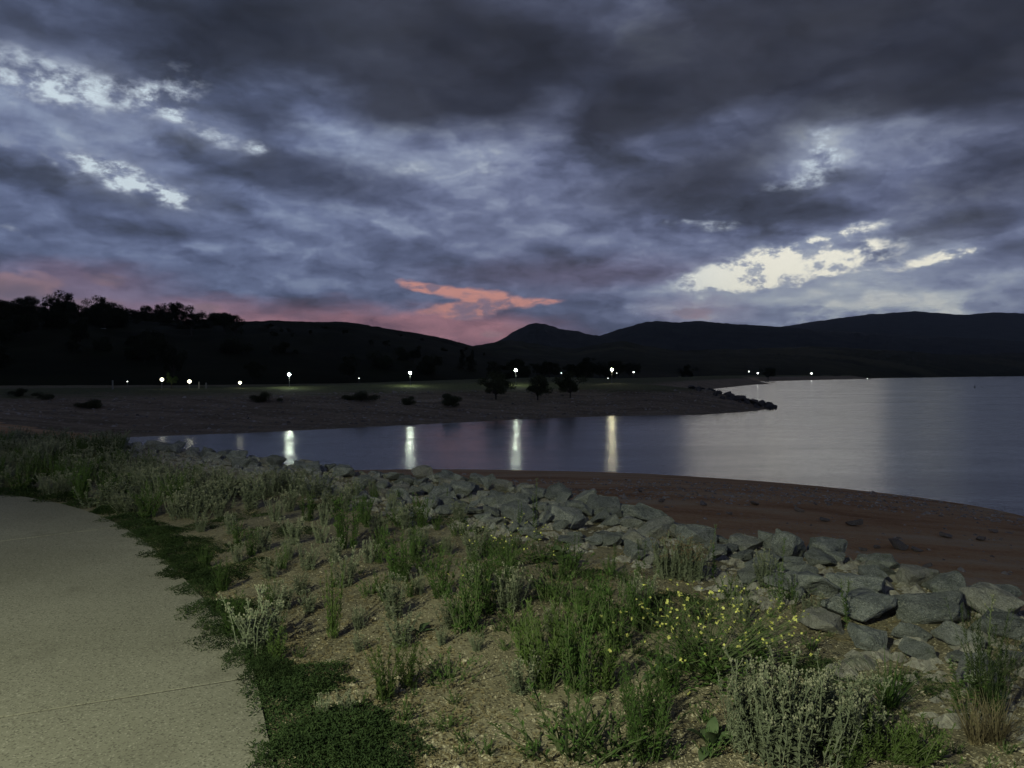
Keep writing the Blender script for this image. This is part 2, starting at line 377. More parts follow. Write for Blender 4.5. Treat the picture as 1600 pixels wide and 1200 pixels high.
def m_water():
    m, b, q = material('lake_water', .14, .5)
    b.inputs['Base Color'].default_value = (.012, .014, .018, 1); b.inputs['IOR'].default_value = 1.33
    p = geo_pos(q); x, y, z = q.sep(p)
    n1 = q.noise(q.vm('MULTIPLY', p, (1, 1.5, 1)), 2.6, 3, .55)['Fac']
    n2 = q.noise(q.vm('MULTIPLY', p, (.25, 1, 1)), .12, 3, .5)['Fac']
    n3 = q.noise(q.vm('MULTIPLY', p, (.6, 1, 1)), .5, 3, .5)['Fac']
    q.put(b.inputs['Roughness'], q.ss(n2, .35, .65, .13, .2))
    bump(q, b, q.m('ADD', n1, q.m('MULTIPLY', n3, 1.5)), .6, .036)
    return m
def m_hill(name, c0, c1, sc, patch=None):
    m, b, q = material(name, .95, .05)
    p = geo_pos(q); n = q.noise(p, sc, 6, .65)['Fac']; n2 = q.noise(p, sc * .12, 4, .6)['Fac']
    c = q.mix(q.ss(n, .35, .65), c4(*c0), c4(*c1))
    if patch: c = q.mix(q.ss(n2, .52, .62, 0, .8), c, c4(*patch))
    q.put(b.inputs['Base Color'], c); return m

def m_pebbles(name, c0, c1, sc):
    m, b, q = material(name, .8, .3)
    p = geo_pos(q); v = q.sep(q.vor(p, sc)['Color'])
    c = q.mix(v[0], c4(*c0), c4(*c1)); q.put(b.inputs['Base Color'], q.vm('SCALE', c, sc=q.ss(v[1], 0, 1, .55, 1.25, 'LINEAR'))); return m
M = dict(gravel=m_gravel(), beach=m_beach(), far=m_farbank(), concrete=m_concrete(), rock=m_rock('granite', 1.25), rock_dark=m_rock('weathered_rock', .55, .25),
         pebble=m_rock('pebble', 1.25, .4), quartz=m_pebbles('quartz_gravel', (.26, .21, .13), (.58, .53, .42), 90), shingle=m_pebbles('beach_shingle', (.26, .20, .165), (.50, .45, .40), 6), rubble=m_pebbles('bank_shingle', (.15, .13, .11), (.40, .36, .32), 1.2), water=m_water())
M['cud'] = m_plant('woolly_grey_foliage', (.15, .18, .12), (.27, .30, .21))
M['cudhead'] = m_plant('pale_flower_heads', (.25, .26, .18), (.37, .37, .27))
M['cudold'] = m_plant('dry_brown_heads', (.12, .09, .06), (.22, .17, .11))
M['green'] = m_plant('green_leaves', (.055, .105, .028), (.105, .185, .05))
M['green2'] = m_plant('yellow_green_leaves', (.08, .13, .035), (.14, .21, .06))
M['stem'] = m_plant('green_stems', (.08, .11, .05), (.13, .16, .075))
M['mat'] = m_plant('dark_mat_leaves', (.022, .042, .016), (.05, .08, .03))
M['dry'] = m_plant('straw', (.18, .15, .095), (.30, .25, .16))
M['yellow'] = m_plant('yellow_petals', (.60, .60, .16), (.74, .74, .26))
M['broad'] = m_plant('broad_leaves', (.07, .11, .055), (.13, .17, .09))
M['shrub'] = m_plant('far_shrub_leaves', (.05, .06, .03), (.09, .10, .05))
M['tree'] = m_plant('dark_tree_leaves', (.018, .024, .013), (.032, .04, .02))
M['bark'] = m_plain('bark', (.05, .042, .034))
M['metal'] = m_plain('galvanised_steel', (.18, .18, .18), .5)
M['hillnear'] = m_hill('dark_pasture', (.008, .011, .006), (.018, .022, .011), .03)
M['hillmid'] = m_hill('foothill_scrub', (.014, .018, .010), (.034, .038, .02), .02, (.06, .06, .032))
M['mount'] = m_hill('forested_mountain', (.022, .026, .024), (.04, .045, .042), .01)

# ------------------------------------------------------------------ terrain
CREST = [(30, -60), (13, -14), (8.5, -3), (5.6, 2.4)] + [pix(px, py + 10, 5.32) for px, py in
         ((1585, 965), (1480, 915), (1300, 872), (1180, 850), (1100, 834), (1000, 808), (950, 792), (850, 768), (760, 752), (650, 744), (560, 732), (450, 722), (300, 704), (210, 694), (60, 686))] + [(-27, 24), (-60, 33), (-300, 70)]
NEARW = [(40, -260), (28, -40), (25.5, 0), (26, 20)] + [pix(px, py, 0) for px, py in
         ((1600, 805), (1500, 787), (1400, 773), (1300, 762), (1200, 753), (1100, 746), (1000, 740), (900, 737), (800, 735), (700, 733.5))] + [(-8, 53.5), (-14, 53), (-22, 56), (-31, 63), (-38, 72), (-43, 79)]
FARW = [(-43, 80.2)] + [pix(px, py, 0) for px, py in ((400, 676), (560, 668), (700, 661), (800, 656), (950, 650), (1100, 648), (1180, 642), (1210, 637))] + \
       [(55, 158), (52, 170), (50, 190), (58, 240), (90, 330), (152, 462), (175, 480), (168, 500), (200, 620), (350, 808), (650, 1155), (1120, 1617), (2100, 2021), (5000, 2300), (9000, 2400)]
def poly_dist(X, Y, P):
    best = np.full(X.shape, 1e18); sign = np.ones(X.shape)
    for (x0, y0), (x1, y1) in zip(P[:-1], P[1:]):
        ex, ey = x1 - x0, y1 - y0; L = ex * ex + ey * ey
        t = np.clip(((X - x0) * ex + (Y - y0) * ey) / L, 0, 1)
        d = (X - x0 - t * ex) ** 2 + (Y - y0 - t * ey) ** 2
        cr = ex * (Y - y0) - ey * (X - x0); k = d < best
        best = np.where(k, d, best); sign = np.where(k, np.sign(cr), sign)
    return np.sqrt(best), sign
def inside(X, Y, P):
    r = np.zeros(X.shape, bool); n = len(P)
    for i in range(n):
        x0, y0 = P[i]; x1, y1 = P[(i + 1) % n]
        c = ((y0 > Y) != (y1 > Y)) & (X < (x1 - x0) * (Y - y0) / ((y1 - y0) if y1 != y0 else 1e-9) + x0); r ^= c
    return r
WPOLY = NEARW + FARW + [(9000, -260)]
PEDGE = [(0.9, -14), (0.75, -6), (0.45, -2), (0.05, 0.6), (-0.35, 1.6), (-0.98, 3.0), (-1.36, 3.9), (-1.62, 4.4), (-2.15, 5.15), (-2.9, 6.2), (-3.65, 7.2), (-4.7, 8.35), (-6.0, 9.35), (-7.6, 10.1), (-9.6, 10.5), (-13, 10.9), (-30, 12)]
def smooth(P, n=3):
    for _ in range(n):
        Q = [P[0]]
        for a, b in zip(P[:-1], P[1:]): Q += [(.75 * a[0] + .25 * b[0], .75 * a[1] + .25 * b[1]), (.25 * a[0] + .75 * b[0], .25 * a[1] + .75 * b[1])]
        P = Q + [P[-1]]
    return P
CREST = smooth(CREST, 1); PEDGE = smooth(PEDGE, 2); NEARW = smooth(NEARW, 2)
PW = 2.9
def crest_s(X, Y):
    d, sg = poly_dist(X, Y, CREST); return -d * sg           # negative on the camera side
def path_e(X, Y):
    d, sg = poly_dist(X, Y, PEDGE); return d * sg            # 0..PW on the path, negative to its right
def terrain(X, Y):
    X = np.asarray(X, float); Y = np.asarray(Y, float)
    wn, _ = poly_dist(X, Y, NEARW); wf_, _ = poly_dist(X, Y, FARW)
    w = np.minimum(wn, wf_); w = np.where(inside(X, Y, WPOLY), -w, w)
    s = crest_s(X, Y)
    # near bank, rock slope, beach
    zb = 3.1 * (1 - np.exp(-np.maximum(w, 0) / 24)) + .06 * fbm(X * .5, Y * .5, 4, 5) * np.minimum(np.maximum(w, 0) * .5, 1)
    pe = path_e(X, Y)
    rough = np.clip(-pe * 1.2, 0, 1) + np.clip((pe - PW) * 1.2, 0, 1)   # level under the slabs
    zp = 5.4 + rough * (.10 * fbm(X * .55, Y * .55, 3, 9) + .03 * fbm(X * 3, Y * 3, 3, 3)) - .07 * np.clip(np.minimum(pe, PW - pe) * 6 - .6, 0, 1)
    near = np.maximum(zb, np.minimum(zp, zp - .08 - .62 * np.maximum(s, 0)))
    near = np.where(s < 0, zp, near)
    # far bank
    k = np.interp(X, [-200, -60, -20, 0, 25, 38], [.82, .84, .97, 1.0, 1.08, .98])
    st = np.interp(X, [15, 45], [1.0, 2.4])
    t = np.maximum(w, 0) * st
    wob = 4 * fbm(X * .03, Y * .03, 3, 31)
    far = k * np.interp(t + wob * np.clip(t / 12, 0, 1), [0, 3, 6, 9, 25, 27, 50, 70, 110, 260], [0, .25, .35, .9, 2.95, 3.45, 4.95, 4.95, 4.2, 3.9]) + .16 * fbm(X * .25, Y * .25, 4, 17) * np.clip(t / 6, 0, 1)
    ln = (Y - 80) - (-(X + 43)) * .22                         # where near and far land meet beyond the end of the bay
    far_side = np.where(X < -43, np.clip((ln + 8) / 16, 0, 1), (wf_ < wn).astype(float))
    land = near * (1 - far_side) + far * far_side
    z = np.where(w < 0, np.maximum(.09 * w, -4.0), land)
    return z, s, w, far_side
def lines(lo, d0, d1, hi, step, cap, far_cap=60, capend=230):
    a = list(np.arange(d0, d1 + 1e-6, step))
    q, s = d1, step
    while q < hi:
        s = min(s * 1.08, cap if q < capend else far_cap); q += s; a.append(q)
    q, s = d0, step; b = []
    while q > lo:
        s = min(s * 1.08, cap if q > -capend else far_cap); q -= s; b.append(q)
    return np.array(b[::-1] + a)
xs = lines(-900, -8, 7, 700, .16, 1.5); ys = lines(-120, 1.6, 15, 900, .16, 1.1)
X, Y = np.meshgrid(xs, ys); Z, S, W_, FS = terrain(X, Y)
def part_mesh(name, mask, mat, smooth_=True):
    nx = X.shape[1]
    used = np.zeros(X.size, bool); jj, ii = np.nonzero(mask)
    q = np.stack([jj * nx + ii, jj * nx + ii + 1, (jj + 1) * nx + ii + 1, (jj + 1) * nx + ii], 1)
    ids, inv = np.unique(q, return_inverse=True)
    V = np.stack([X.ravel()[ids], Y.ravel()[ids], Z.ravel()[ids]], 1); q = inv.reshape(q.shape)
    me = bpy.data.meshes.new(name)
    me.vertices.add(len(V)); me.vertices.foreach_set('co', V.ravel())
    me.loops.add(q.size); me.loops.foreach_set('vertex_index', q.ravel().astype(np.int32))
    me.polygons.add(len(q)); me.polygons.foreach_set('loop_start', np.arange(0, q.size, 4, dtype=np.int32))
    me.update(calc_edges=True); me.validate()
    me.polygons.foreach_set('use_smooth', [True] * len(me.polygons)); me.materials.append(mat)
    return tag(obj(name, me), kind='structure')
PE = path_e(X, Y)
def grid_at(A_, x, y):
    i = min(max(int(np.searchsorted(xs, x)) - 1, 0), len(xs) - 2); j = min(max(int(np.searchsorted(ys, y)) - 1, 0), len(ys) - 2)
    u = (x - xs[i]) / (xs[i + 1] - xs[i]); v = (y - ys[j]) / (ys[j + 1] - ys[j])
    return float((A_[j, i] * (1 - u) + A_[j, i + 1] * u) * (1 - v) + (A_[j + 1, i] * (1 - u) + A_[j + 1, i + 1] * u) * v)
def H(x, y): return grid_at(Z, x, y)
def crest1(x, y): return grid_at(S, x, y)
def path1(x, y): return grid_at(PE, x, y)
fc = lambda a: (a[:-1, :-1] + a[1:, :-1] + a[:-1, 1:] + a[1:, 1:]) / 4
zc, scn, wc, fsc = fc(Z), fc(S), fc(W_), fc(FS)
keep = zc > -1.2
part_mesh('ground', keep & (fsc < .5) & (scn < .6), M['gravel'])
part_mesh('beach', keep & (fsc < .5) & (scn >= .6), M['beach'])
part_mesh('far_bank', keep & (fsc >= .5), M['far'])
wm = MB(); wm.add([(-120, -300, 0), (9000, -300, 0), (9000, 2600, 0), (-120, 2600, 0)], [(0, 1, 2, 3)])
tag(obj('water', wm.mesh('water', M['water'])), kind='structure')

# concrete path in slabs
path = tag(empty('path', (0, 0, 0)), kind='structure')
def path_frames():
    P = [Vector((x, y)) for x, y in PEDGE]; acc = [0]
    for a, b in zip(P[:-1], P[1:]): acc.append(acc[-1] + (b - a).length)
    return P, acc
PP, PACC = path_frames()
def path_at(sv):
    sv = max(0, min(sv, PACC[-1] - 1e-6)); i = next(k for k in range(len(PACC) - 1) if PACC[k + 1] > sv)
    t = (sv - PACC[i]) / (PACC[i + 1] - PACC[i]); p = PP[i].lerp(PP[i + 1], t)
    a = PP[min(i + 2, len(PP) - 1)] - PP[max(i - 1, 0)]; a.normalize(); return p, Vector((-a.y, a.x))
def nearest_s(x, y):
    return min(((path_at(q)[0] - Vector((x, y))).length, q) for q in np.arange(0, PACC[-1], .05))[1]
j1 = nearest_s(-1.32, 3.82); j2 = nearest_s(-4.0, 7.64)
js = sorted([j1 + (j2 - j1) * k for k in range(-4, 7)])
js = [max(j, .02) for j in js if j < PACC[-1]]
for a, b in zip(js[:-1], js[1:]):
    if b - a < .3: continue
    n = 10; mb = MB(); top = []
    for k in range(n + 1):
        sv = a + .008 + (b - a - .016) * k / n; p, nn = path_at(sv)
        top.append((p, p + nn * PW))
    z1, z0 = 5.418, 5.25
    def ring(L, z): return [(q.x, q.y, z) for q in L]
    R = [t[0] for t in top]; Lf = [t[1] for t in top]; mid = [r.lerp(l, .5) for r, l in zip(R, Lf)]
    V = ring(R, z1) + ring(mid, z1 + .004) + ring(Lf, z1) + ring(R, z0) + ring(Lf, z0); m = n + 1; Fs = []
    for k in range(n):
        Fs += [(k, k + 1, m + k + 1, m + k), (m + k, m + k + 1, 2 * m + k + 1, 2 * m + k), (3 * m + k, 3 * m + k + 1, k + 1, k), (2 * m + k, 2 * m + k + 1, 4 * m + k + 1, 4 * m + k)]
    Fs += [(0, m, 2 * m, 4 * m, 3 * m), (n, 3 * m + n, 4 * m + n, 2 * m + n, m + n)]
    mb.add(V, Fs); o = obj('slab', mb.mesh('slab', M['concrete']), path)
    bv = o.modifiers.new('edge', 'BEVEL'); bv.width = .002; bv.segments = 1; bv.limit_method = 'ANGLE'

for j in js[1:-1]:
    mb = MB(); p, nn = path_at(j); tdir = Vector((nn.y, -nn.x)); a_, b_ = p + nn * .01, p + nn * (PW - .01); V = []
    for z in (5.32, 5.415): V += [(*(a_ - tdir * .0076), z), (*(b_ - tdir * .0076), z), (*(b_ + tdir * .0076), z), (*(a_ + tdir * .0076), z)]
    mb.add(V, [(4, 5, 6, 7), (0, 1, 5, 4), (2, 3, 7, 6), (1, 2, 6, 5), (3, 0, 4, 7)]); obj('joint_filler', mb.mesh('joint_filler', m_plain('dark_joint_filler', (.035, .032, .028))), path)
# hills: ridge silhouettes at real distances, solid front and back slopes
def hill(name, ridge, dist, foot, mat, fz=-6.0, bumps=0.0, bump_m=8.0, cols=260, rows=22, seed=1, shape=1.2, rel=.05):
    px0, px1 = ridge[0][0], ridge[-1][0]
    P = np.linspace(px0, px1, cols)
    top = np.interp(P, [r[0] for r in ridge], [r[1] for r in ridge])
    kk = np.ones(5) / 5; top = np.convolve(np.pad(top, 2, 'edge'), kk, 'valid')
    Dr = np.interp(P, [d[0] for d in dist], [d[1] for d in dist]); Df = np.interp(P, [d[0] for d in foot], [d[1] for d in foot])
    zt = EYE + (HOR - top) / F_PX * Dr
    T = np.concatenate([np.linspace(0, 1, rows), np.linspace(1, 1.7, 8)[1:]])
    V = []
    for t in T:
        d = Df + (Dr - Df) * t
        x = (P - CX) / F_PX * d
        hgt = np.where(t <= 1, np.sin(np.clip(t, 0, 1) * 1.5708) ** shape, np.cos((t - 1) / .7 * 1.3) ** 1.0)
        z = fz + (zt - fz) * hgt
        z = z + (zt - fz) * rel * fbm(x / (.12 * Dr.mean()), d / (.12 * Dr.mean()), 4, seed) * min(1, t * 3) * (1 if t < .93 or t > 1.05 else .0)
        if bumps: z = z + bumps * fbm(x / bump_m, d / bump_m, 3, seed + 7, .7) * min(1, t * 4)
        V.append(np.stack([x, d, z], 1))
    n = len(T); V = np.concatenate(V); fs = [(j * cols + i, j * cols + i + 1, (j + 1) * cols + i + 1, (j + 1) * cols + i) for j in range(n - 1) for i in range(cols - 1)]
    me = bpy.data.meshes.new(name); me.from_pydata(V.tolist(), [], fs); me.update(); me.materials.append(mat)
    me.polygons.foreach_set('use_smooth', [True] * len(me.polygons))
    o = tag(obj(name, me), kind='structure')
    def at(px, t):
        i = int(round((px - px0) / (px1 - px0) * (cols - 1))); i = max(0, min(cols - 1, i))
        j = min(range(n), key=lambda q: abs(T[q] - t)); return V[j * cols + i]
    return at
near_hill = hill('hillside', [(-1300, 520), (-400, 500), (0, 503), (60, 503), (110, 503), (150, 506), (200, 509), (260, 512), (300, 514), (350, 512), (433, 509), (490, 512), (545, 512), (620, 523), (680, 533), (720, 541), (760, 550), (820, 560), (900, 568), (1000, 578), (1060, 584)],
     [(-1300, 420), (0, 420), (400, 620), (700, 900), (1060, 900)], [(-1300, 190), (300, 215), (700, 260), (1060, 420)], M['hillnear'], 2.0, .8, 9.0, 420, 40, 3, .9)
hill('mountain', [(640, 560), (740, 545), (780, 536), (810, 518), (825, 512), (838, 510), (852, 511), (870, 516), (900, 521), (935, 527), (990, 538), (1080, 560)], [(0, 4300)], [(0, 2600)], M['mount'], -5, 9.0, 60, 360, 26, 5)
hill('mountain', [(860, 545), (905, 533), (935, 527), (970, 517), (1000, 509), (1022, 505), (1040, 506), (1060, 507), (1095, 505.5), (1140, 508), (1200, 511), (1240, 514), (1300, 518), (1400, 524), (1560, 532), (1750, 545)], [(0, 5200)], [(0, 3300)], M['mount'], -5, 9.0, 60, 460, 26, 8)
hill('mountain', [(1150, 522), (1200, 514), (1240, 508), (1300, 500), (1330, 498), (1380, 494), (1425, 491), (1460, 493.5), (1500, 496.5), (1540, 493), (1570, 492), (1620, 493), (1750, 499), (2000, 490), (2500, 505), (3200, 520)], [(0, 8500)], [(0, 5600)], M['mount'], -5, 12.0, 90, 420, 26, 12)
hill('foothill', [(700, 552), (745, 548), (790, 540), (840, 546), (890, 552), (950, 543), (975, 541), (1010, 547), (1060, 553), (1150, 552), (1260, 549), (1380, 552), (1480, 556), (1600, 554), (1800, 550), (2300, 545), (3200, 560)],
     [(700, 2300), (1200, 2600), (1600, 3200), (2300, 4200)], [(700, 700), (1100, 640), (1180, 700), (1300, 830), (1450, 1190), (1600, 1660), (2000, 2150), (3200, 2500)], M['hillmid'], -1.5, 4.0, 26, 620, 36, 21, .8, .10)

# ------------------------------------------------------------------ lamps
M['lampglow'] = m_glow('lit_lamp_glass', (.86, 1.0, .80), 150.0)
M['lampwarm'] = m_glow('lit_warm_lamp_glass', (1.0, .92, .58), 150.0)
M['lampdim'] = m_glow('dim_warm_lamp_glass', (1.0, .96, .66), 9.0)
M['lampfar'] = m_glow('distant_lamp_glass', (.95, 1.0, .9), 12.0)
def make_ico(r, sub=2, sq=1.0):
    bm = bmesh.new(); bmesh.ops.create_icosphere(bm, subdivisions=sub, radius=r)
    v = [(a.co.x, a.co.y, a.co.z * sq) for a in bm.verts]; f = [tuple(q.index for q in p.verts) for p in bm.faces]; bm.free(); return v, f
def path_lamp(px, py, d, mat, label, r=.26, group=None, base_z=None, warm=False):
    x = (px - CX) / F_PX * d; zt = ztop(py, d); zb = (H(x, d) if base_z is None else base_z) - .05
    zb = min(zb, zt - 1.2)
    t = tag(empty('path_lamp', (x, d, zb)), label, 'street lamp', group)
    h = zt - zb; mb = MB()
    mb.tube([(0, 0, 0), (0, 0, h * .5), (0, 0, h - r * .9)], .05, .035, 8, True); mb.tube([(0, 0, 0), (0, 0, .35)], .08, .08, 8, True)
    obj('pole', mb.mesh('pole', M['metal'], True), t)
    v, f = make_ico(r); mb = MB(); mb.add([(a, b, c + h) for a, b, c in v], f); obj('lamp_globe', mb.mesh('lamp_globe', mat, True), t)
    mb = MB(); mb.tube([(0, 0, h + r * .92), (0, 0, h + r * 1.02), (0, 0, h + r * 1.12)], r * .5, .03, 10, True); obj('lamp_cap', mb.mesh('lamp_cap', M['metal']), t)
    return t
path_lamp(452, 585, 138, M['lampglow'], 'lit lamp on the far bank whose short glint shows above the rock wall')
path_lamp(641, 582.5, 150, M['lampglow'], 'lit lamp shining on a patch of green grass on the far bank')
path_lamp(806, 578.5, 158, M['lampglow'], 'lit lamp on a thin pole between the two rounded trees of the far bank')
path_lamp(956, 577.5, 168, M['lampwarm'], 'lit lamp with a yellowish glint in the bay, right of the three rounded trees')
path_lamp(253, 593, 132, M['lampdim'], 'lit yellowish lamp at the foot of the dark wooded hill, beside a pale leafy sapling', .3)
path_lamp(296, 596, 133, M['lampdim'], 'lit yellowish lamp at the foot of the dark hill, second from the sapling', .3)
path_lamp(375, 598, 135, M['lampdim'], 'low lit white lamp just above the grass edge of the far bank', .26)
FARL = [(199, 596, 190, .09), (562, 574, 300, .10), (561, 591, 240, .10), (789, 585, 330, .13), (877, 583, 330, .13), (950, 591, 330, .10), (964, 583, 330, .16), (990, 581.5, 340, .28), (1170, 580.5, 640, .34), (1184, 583, 640, .6), (1147, 591, 600, .35), (1268, 583.5, 830, .75)]
for px, py, d, r in FARL:
    path_lamp(px, py, d, M['lampfar'], 'tiny distant lit lamp among the dark trees along the far shore', r, 'small distant lights along the far shore', 1.5)

# the street lamp behind the viewer that lights the foreground
LX, LY, LZ = -3.9, -2.8, H(-3.9, -2.8)
t = tag(empty('street_lamp', (LX, LY, LZ - .05)), 'tall street lamp standing beside the concrete path and lighting the weeds', 'street lamp')
mb = MB(); mb.tube([(0, 0, 0), (0, 0, 2.5), (0, 0, 4.75)], .07, .045, 10, True); mb.tube([(0, 0, 0), (0, 0, .4)], .1, .1, 10, True); obj('pole', mb.mesh('pole', M['metal'], True), t)
mb = MB(); mb.tube([(0, 0, 4.7), (.15, .2, 4.85), (.4, .5, 4.9)], .03, .03, 8, True); obj('arm', mb.mesh('arm', M['metal'], True), t)
mb = MB(); mb.tube([(.4, .5, 4.86), (.4, .5, 4.9), (.4, .5, 4.98)], .24, .1, 12, True); obj('lamp_hood', mb.mesh('lamp_hood', M['metal']), t)
ld = bpy.data.lights.new('lamp_bulb', 'SPOT'); ld.energy = 1950; ld.color = (.95, 1.0, .64); ld.shadow_soft_size = .09; ld.spot_size = math.radians(124); ld.spot_blend = 1.0     # hooded lamp throwing its light forward and down
lo = bpy.data.objects.new('lamp_bulb', ld); link(lo, t); lo.location = (.4, .5, 4.7); lo.rotation_euler = (Vector((-.5, 3.5, 5.4)) - Vector((LX + .4, LY + .5, LZ + 4.65))).to_track_quat('-Z', 'Y').to_euler()

# ------------------------------------------------------------------ rocks
from mathutils import noise as mnoise
def rock_mesh(name, seed, mat, flat=.75, pts=15, rough=.05, sub=1):
    r = random.Random(seed); bm = bmesh.new()
    for _ in range(pts):
        v = Vector((r.uniform(-1, 1), r.uniform(-1, 1), r.uniform(-1, 1)))
        v = v / max(abs(v.x), abs(v.y), abs(v.z)) * .5 + v.normalized() * .5
        bm.verts.new((v.x * .62, v.y * .5, v.z * .5 * flat))
    res = bmesh.ops.convex_hull(bm, input=bm.verts)
    bmesh.ops.delete(bm, geom=[v for v in bm.verts if not v.link_faces], context='VERTS')
    bmesh.ops.dissolve_limit(bm, angle_limit=.2, verts=bm.verts, edges=bm.edges)
    bmesh.ops.bevel(bm, geom=list(bm.edges), offset=.018, segments=1, affect='EDGES', profile=.5)
    bmesh.ops.triangulate(bm, faces=bm.faces)
    for _ in range(sub): bmesh.ops.subdivide_edges(bm, edges=bm.edges, cuts=1, use_grid_fill=True)
    bmesh.ops.triangulate(bm, faces=bm.faces); bm.normal_update()
    o = Vector((seed * 3.7, seed * 1.3, 0))
    for v in bm.verts:
        v.co += v.normal * (rough * mnoise.fractal(v.co * 3.2 + o, .9, 2.1, 4))
    me = bpy.data.meshes.new(name); bm.to_mesh(me); bm.free(); me.materials.append(mat)
    return me
ROCKS = [rock_mesh('boulder', 100 + i, M['rock'], RNG.uniform(.6, .9), RNG.choice((9, 11, 14)), .06, 2) for i in range(14)]
placed = []
def put_rock(x, y, w, label, group, meshes=ROCKS, name='boulder', sink=.12, cat='boulder', h=None, lift=0.0):
    o = bpy.data.objects.new(name, RNG.choice(meshes)); COL.objects.link(o)
    hh = w * RNG.uniform(.6, .9) if h is None else h
    o.scale = (w / 1.1, w / 1.1 * RNG.uniform(.8, 1.15), hh)
    o.location = (x, y, H(x, y) + hh * (.36 - sink) + lift); o.rotation_euler = (RNG.gauss(0, .16), RNG.gauss(0, .16), RNG.uniform(0, 6.28))
    tag(o, label, cat, group); return o
BANDW = lambda px: np.interp(px, [200, 300, 450, 600, 750, 900, 1100, 1250, 1400, 1600, 2000], [.9, 1.0, 1.3, 1.9, 2.5, 2.3, 1.5, 1.5, 1.6, 1.9, 1.9])
GRP = 'boulders of the rock wall along the bank'
def rock_label(x, y, w, s_, bw):
    px = CX + F_PX * x / y
    where = ('at the rock wall end past the dark shrubs' if px < 210 else 'in the rock wall stretch along the bay' if px < 480 else 'of the rock wall near the beach tip' if px < 760
             else 'of the rock wall behind the thin mustard' if px < 930 else 'of the rock wall behind the dry seed heads' if px < 1140 else 'of the rock wall behind the large mustard' if px < 1280 else 'of the rock wall around the widest boulder' if px < 1450 else 'of the rock wall behind the tall pale stalk')
    row = 'on the beach edge' if s_ > .1 else 'half buried in weeds' if s_ < -bw * .6 else 'in mid row'
    size = 'chunky' if w > .42 else 'middling' if w > .3 else 'small'
    return '%s grey boulder %s %s' % (size, row, where)
def gz(px, py):
    x, y = pix(px, py, 5.4)
    for _ in range(3): x, y = pix(px, py, H(x, y))
    return x, y
big = [(1345, 960, 175, 'widest boulder of the rock wall, brownish and flat topped, behind a thin dark weed stalk'), (1455, 965, 165, 'large speckled wedge shaped boulder in the middle of the rock wall beside the widest boulder'),
       (1290, 985, 90, None), (1430, 915, 120, None), (1480, 925, 110, None), (1550, 945, 130, 'smooth rounded boulder at the rock wall top beside a tall pale weed stalk'), (1560, 990, 130, None), (1500, 1010, 90, None),
       (1360, 1010, 90, None), (1420, 1000, 80, None), (1300, 880, 70, None), (1230, 875, 110, None), (1165, 860, 100, None), (1090, 850, 100, None), (1020, 840, 90, None), (940, 800, 85, 'long flat slab of rock lying on the rock wall where the beach begins'),
       (880, 815, 85, None), (960, 850, 70, None), (890, 850, 60, None), (870, 780, 70, None), (820, 800, 60, None), (770, 790, 60, None), (755, 765, 55, None), (1590, 1045, 110, None), (1250, 905, 70, None), (1180, 895, 60, None), (1120, 880, 60, None)]
for px, py, w, lab in big:
    x, y = gz(px, py); wr = w * (.64 if w > 95 else .72) / F_PX * y; placed.append((x, y, wr * .42))
    put_rock(x, y, wr, lab or rock_label(x, y, wr, crest1(x, y), float(BANDW(px))), None if lab else GRP, h=wr * RNG.uniform(.6, .85))
def wall_rock(x, y, w, s_, bw): put_rock(x, y, w, rock_label(x, y, w, s_, bw), GRP, lift=.02)
CP = [Vector(p) for p in CREST]
segs = [(CP[i], CP[i + 1]) for i in range(len(CP) - 1) if -15 < CP[i].x < 7.5 and 0 < CP[i].y < 21]
wts = [(b - a).length for a, b in segs]; nrock = 0
wall = []
for it in range(18000):
    if nrock > 680: break
    a, b = RNG.choices(segs, wts)[0]; p = a.lerp(b, RNG.random()); nn = Vector((-(b - a).y, (b - a).x)).normalized()
    px = CX + F_PX * p.x / max(p.y, .5); bw = float(BANDW(px)); off = RNG.uniform(-bw, .75)
    c = p - nn * off; s_ = crest1(c.x, c.y)
    if s_ < -bw or s_ > .8: continue
    q = 1 - it / 18000; r = (.055 + .105 * q * RNG.random() ** 1.4 + .03 * RNG.random()) * float(np.interp(px, [200, 700, 950, 1300], [.85, .85, 1.0, 1.1]))
    if s_ < -bw * .7: r *= .65
    if all((c.x - u) ** 2 + (c.y - v) ** 2 > (.80 * (r + k)) ** 2 for u, v, k in placed):
        placed.append((c.x, c.y, r)); nrock += 1
        wall.append((r / c.y if c.y > 2 else 0, c.x, c.y, r * 2.45, s_, bw))
wall.sort(reverse=True)
for w_ in wall[:272]: wall_rock(*w_[1:])
LOW = [rock_mesh('low_rock', 200 + i, M['rock'], RNG.uniform(.6, .9), 11, .05, 1) for i in range(6)]
rest = MB()
for w_ in wall[272:]:
    me = RNG.choice(LOW); x, y, w = w_[1:4]; mt = Matrix.Translation((x, y, H(x, y) + w * .22)) @ Matrix.Rotation(RNG.uniform(0, 6.28), 4, 'Z') @ Matrix.Rotation(RNG.gauss(0, .2), 4, 'X') @ Matrix.Diagonal((w / 1.1, w / 1.1, w * .9, 1))
    rest.add([tuple(mt @ v.co) for v in me.vertices], [tuple(p.vertices) for p in me.polygons])
tag(obj('small_wall_rocks', rest.mesh('small_wall_rocks', M['rock'])), 'small grey rocks packed between the boulders of the rock wall', 'rocks', kind='stuff')
pts = []
for _ in range(9000):
    a, b = RNG.choices(segs, wts)[0]; p = a.lerp(b, RNG.random()); nn = Vector((-(b - a).y, (b - a).x)).normalized(); px = CX + F_PX * p.x / max(p.y, .5)
    c = p - nn * RNG.uniform(-float(BANDW(px)) - .25, .6); pts.append((c.x, c.y, .02 + .08 * RNG.random() ** 2))
zz_ = terrain(np.array([p[0] for p in pts]), np.array([p[1] for p in pts]))[0]
RUBBLE = [(p[0], p[1], zz_[i], p[2]) for i, p in enumerate(pts) if p[1] > 2]
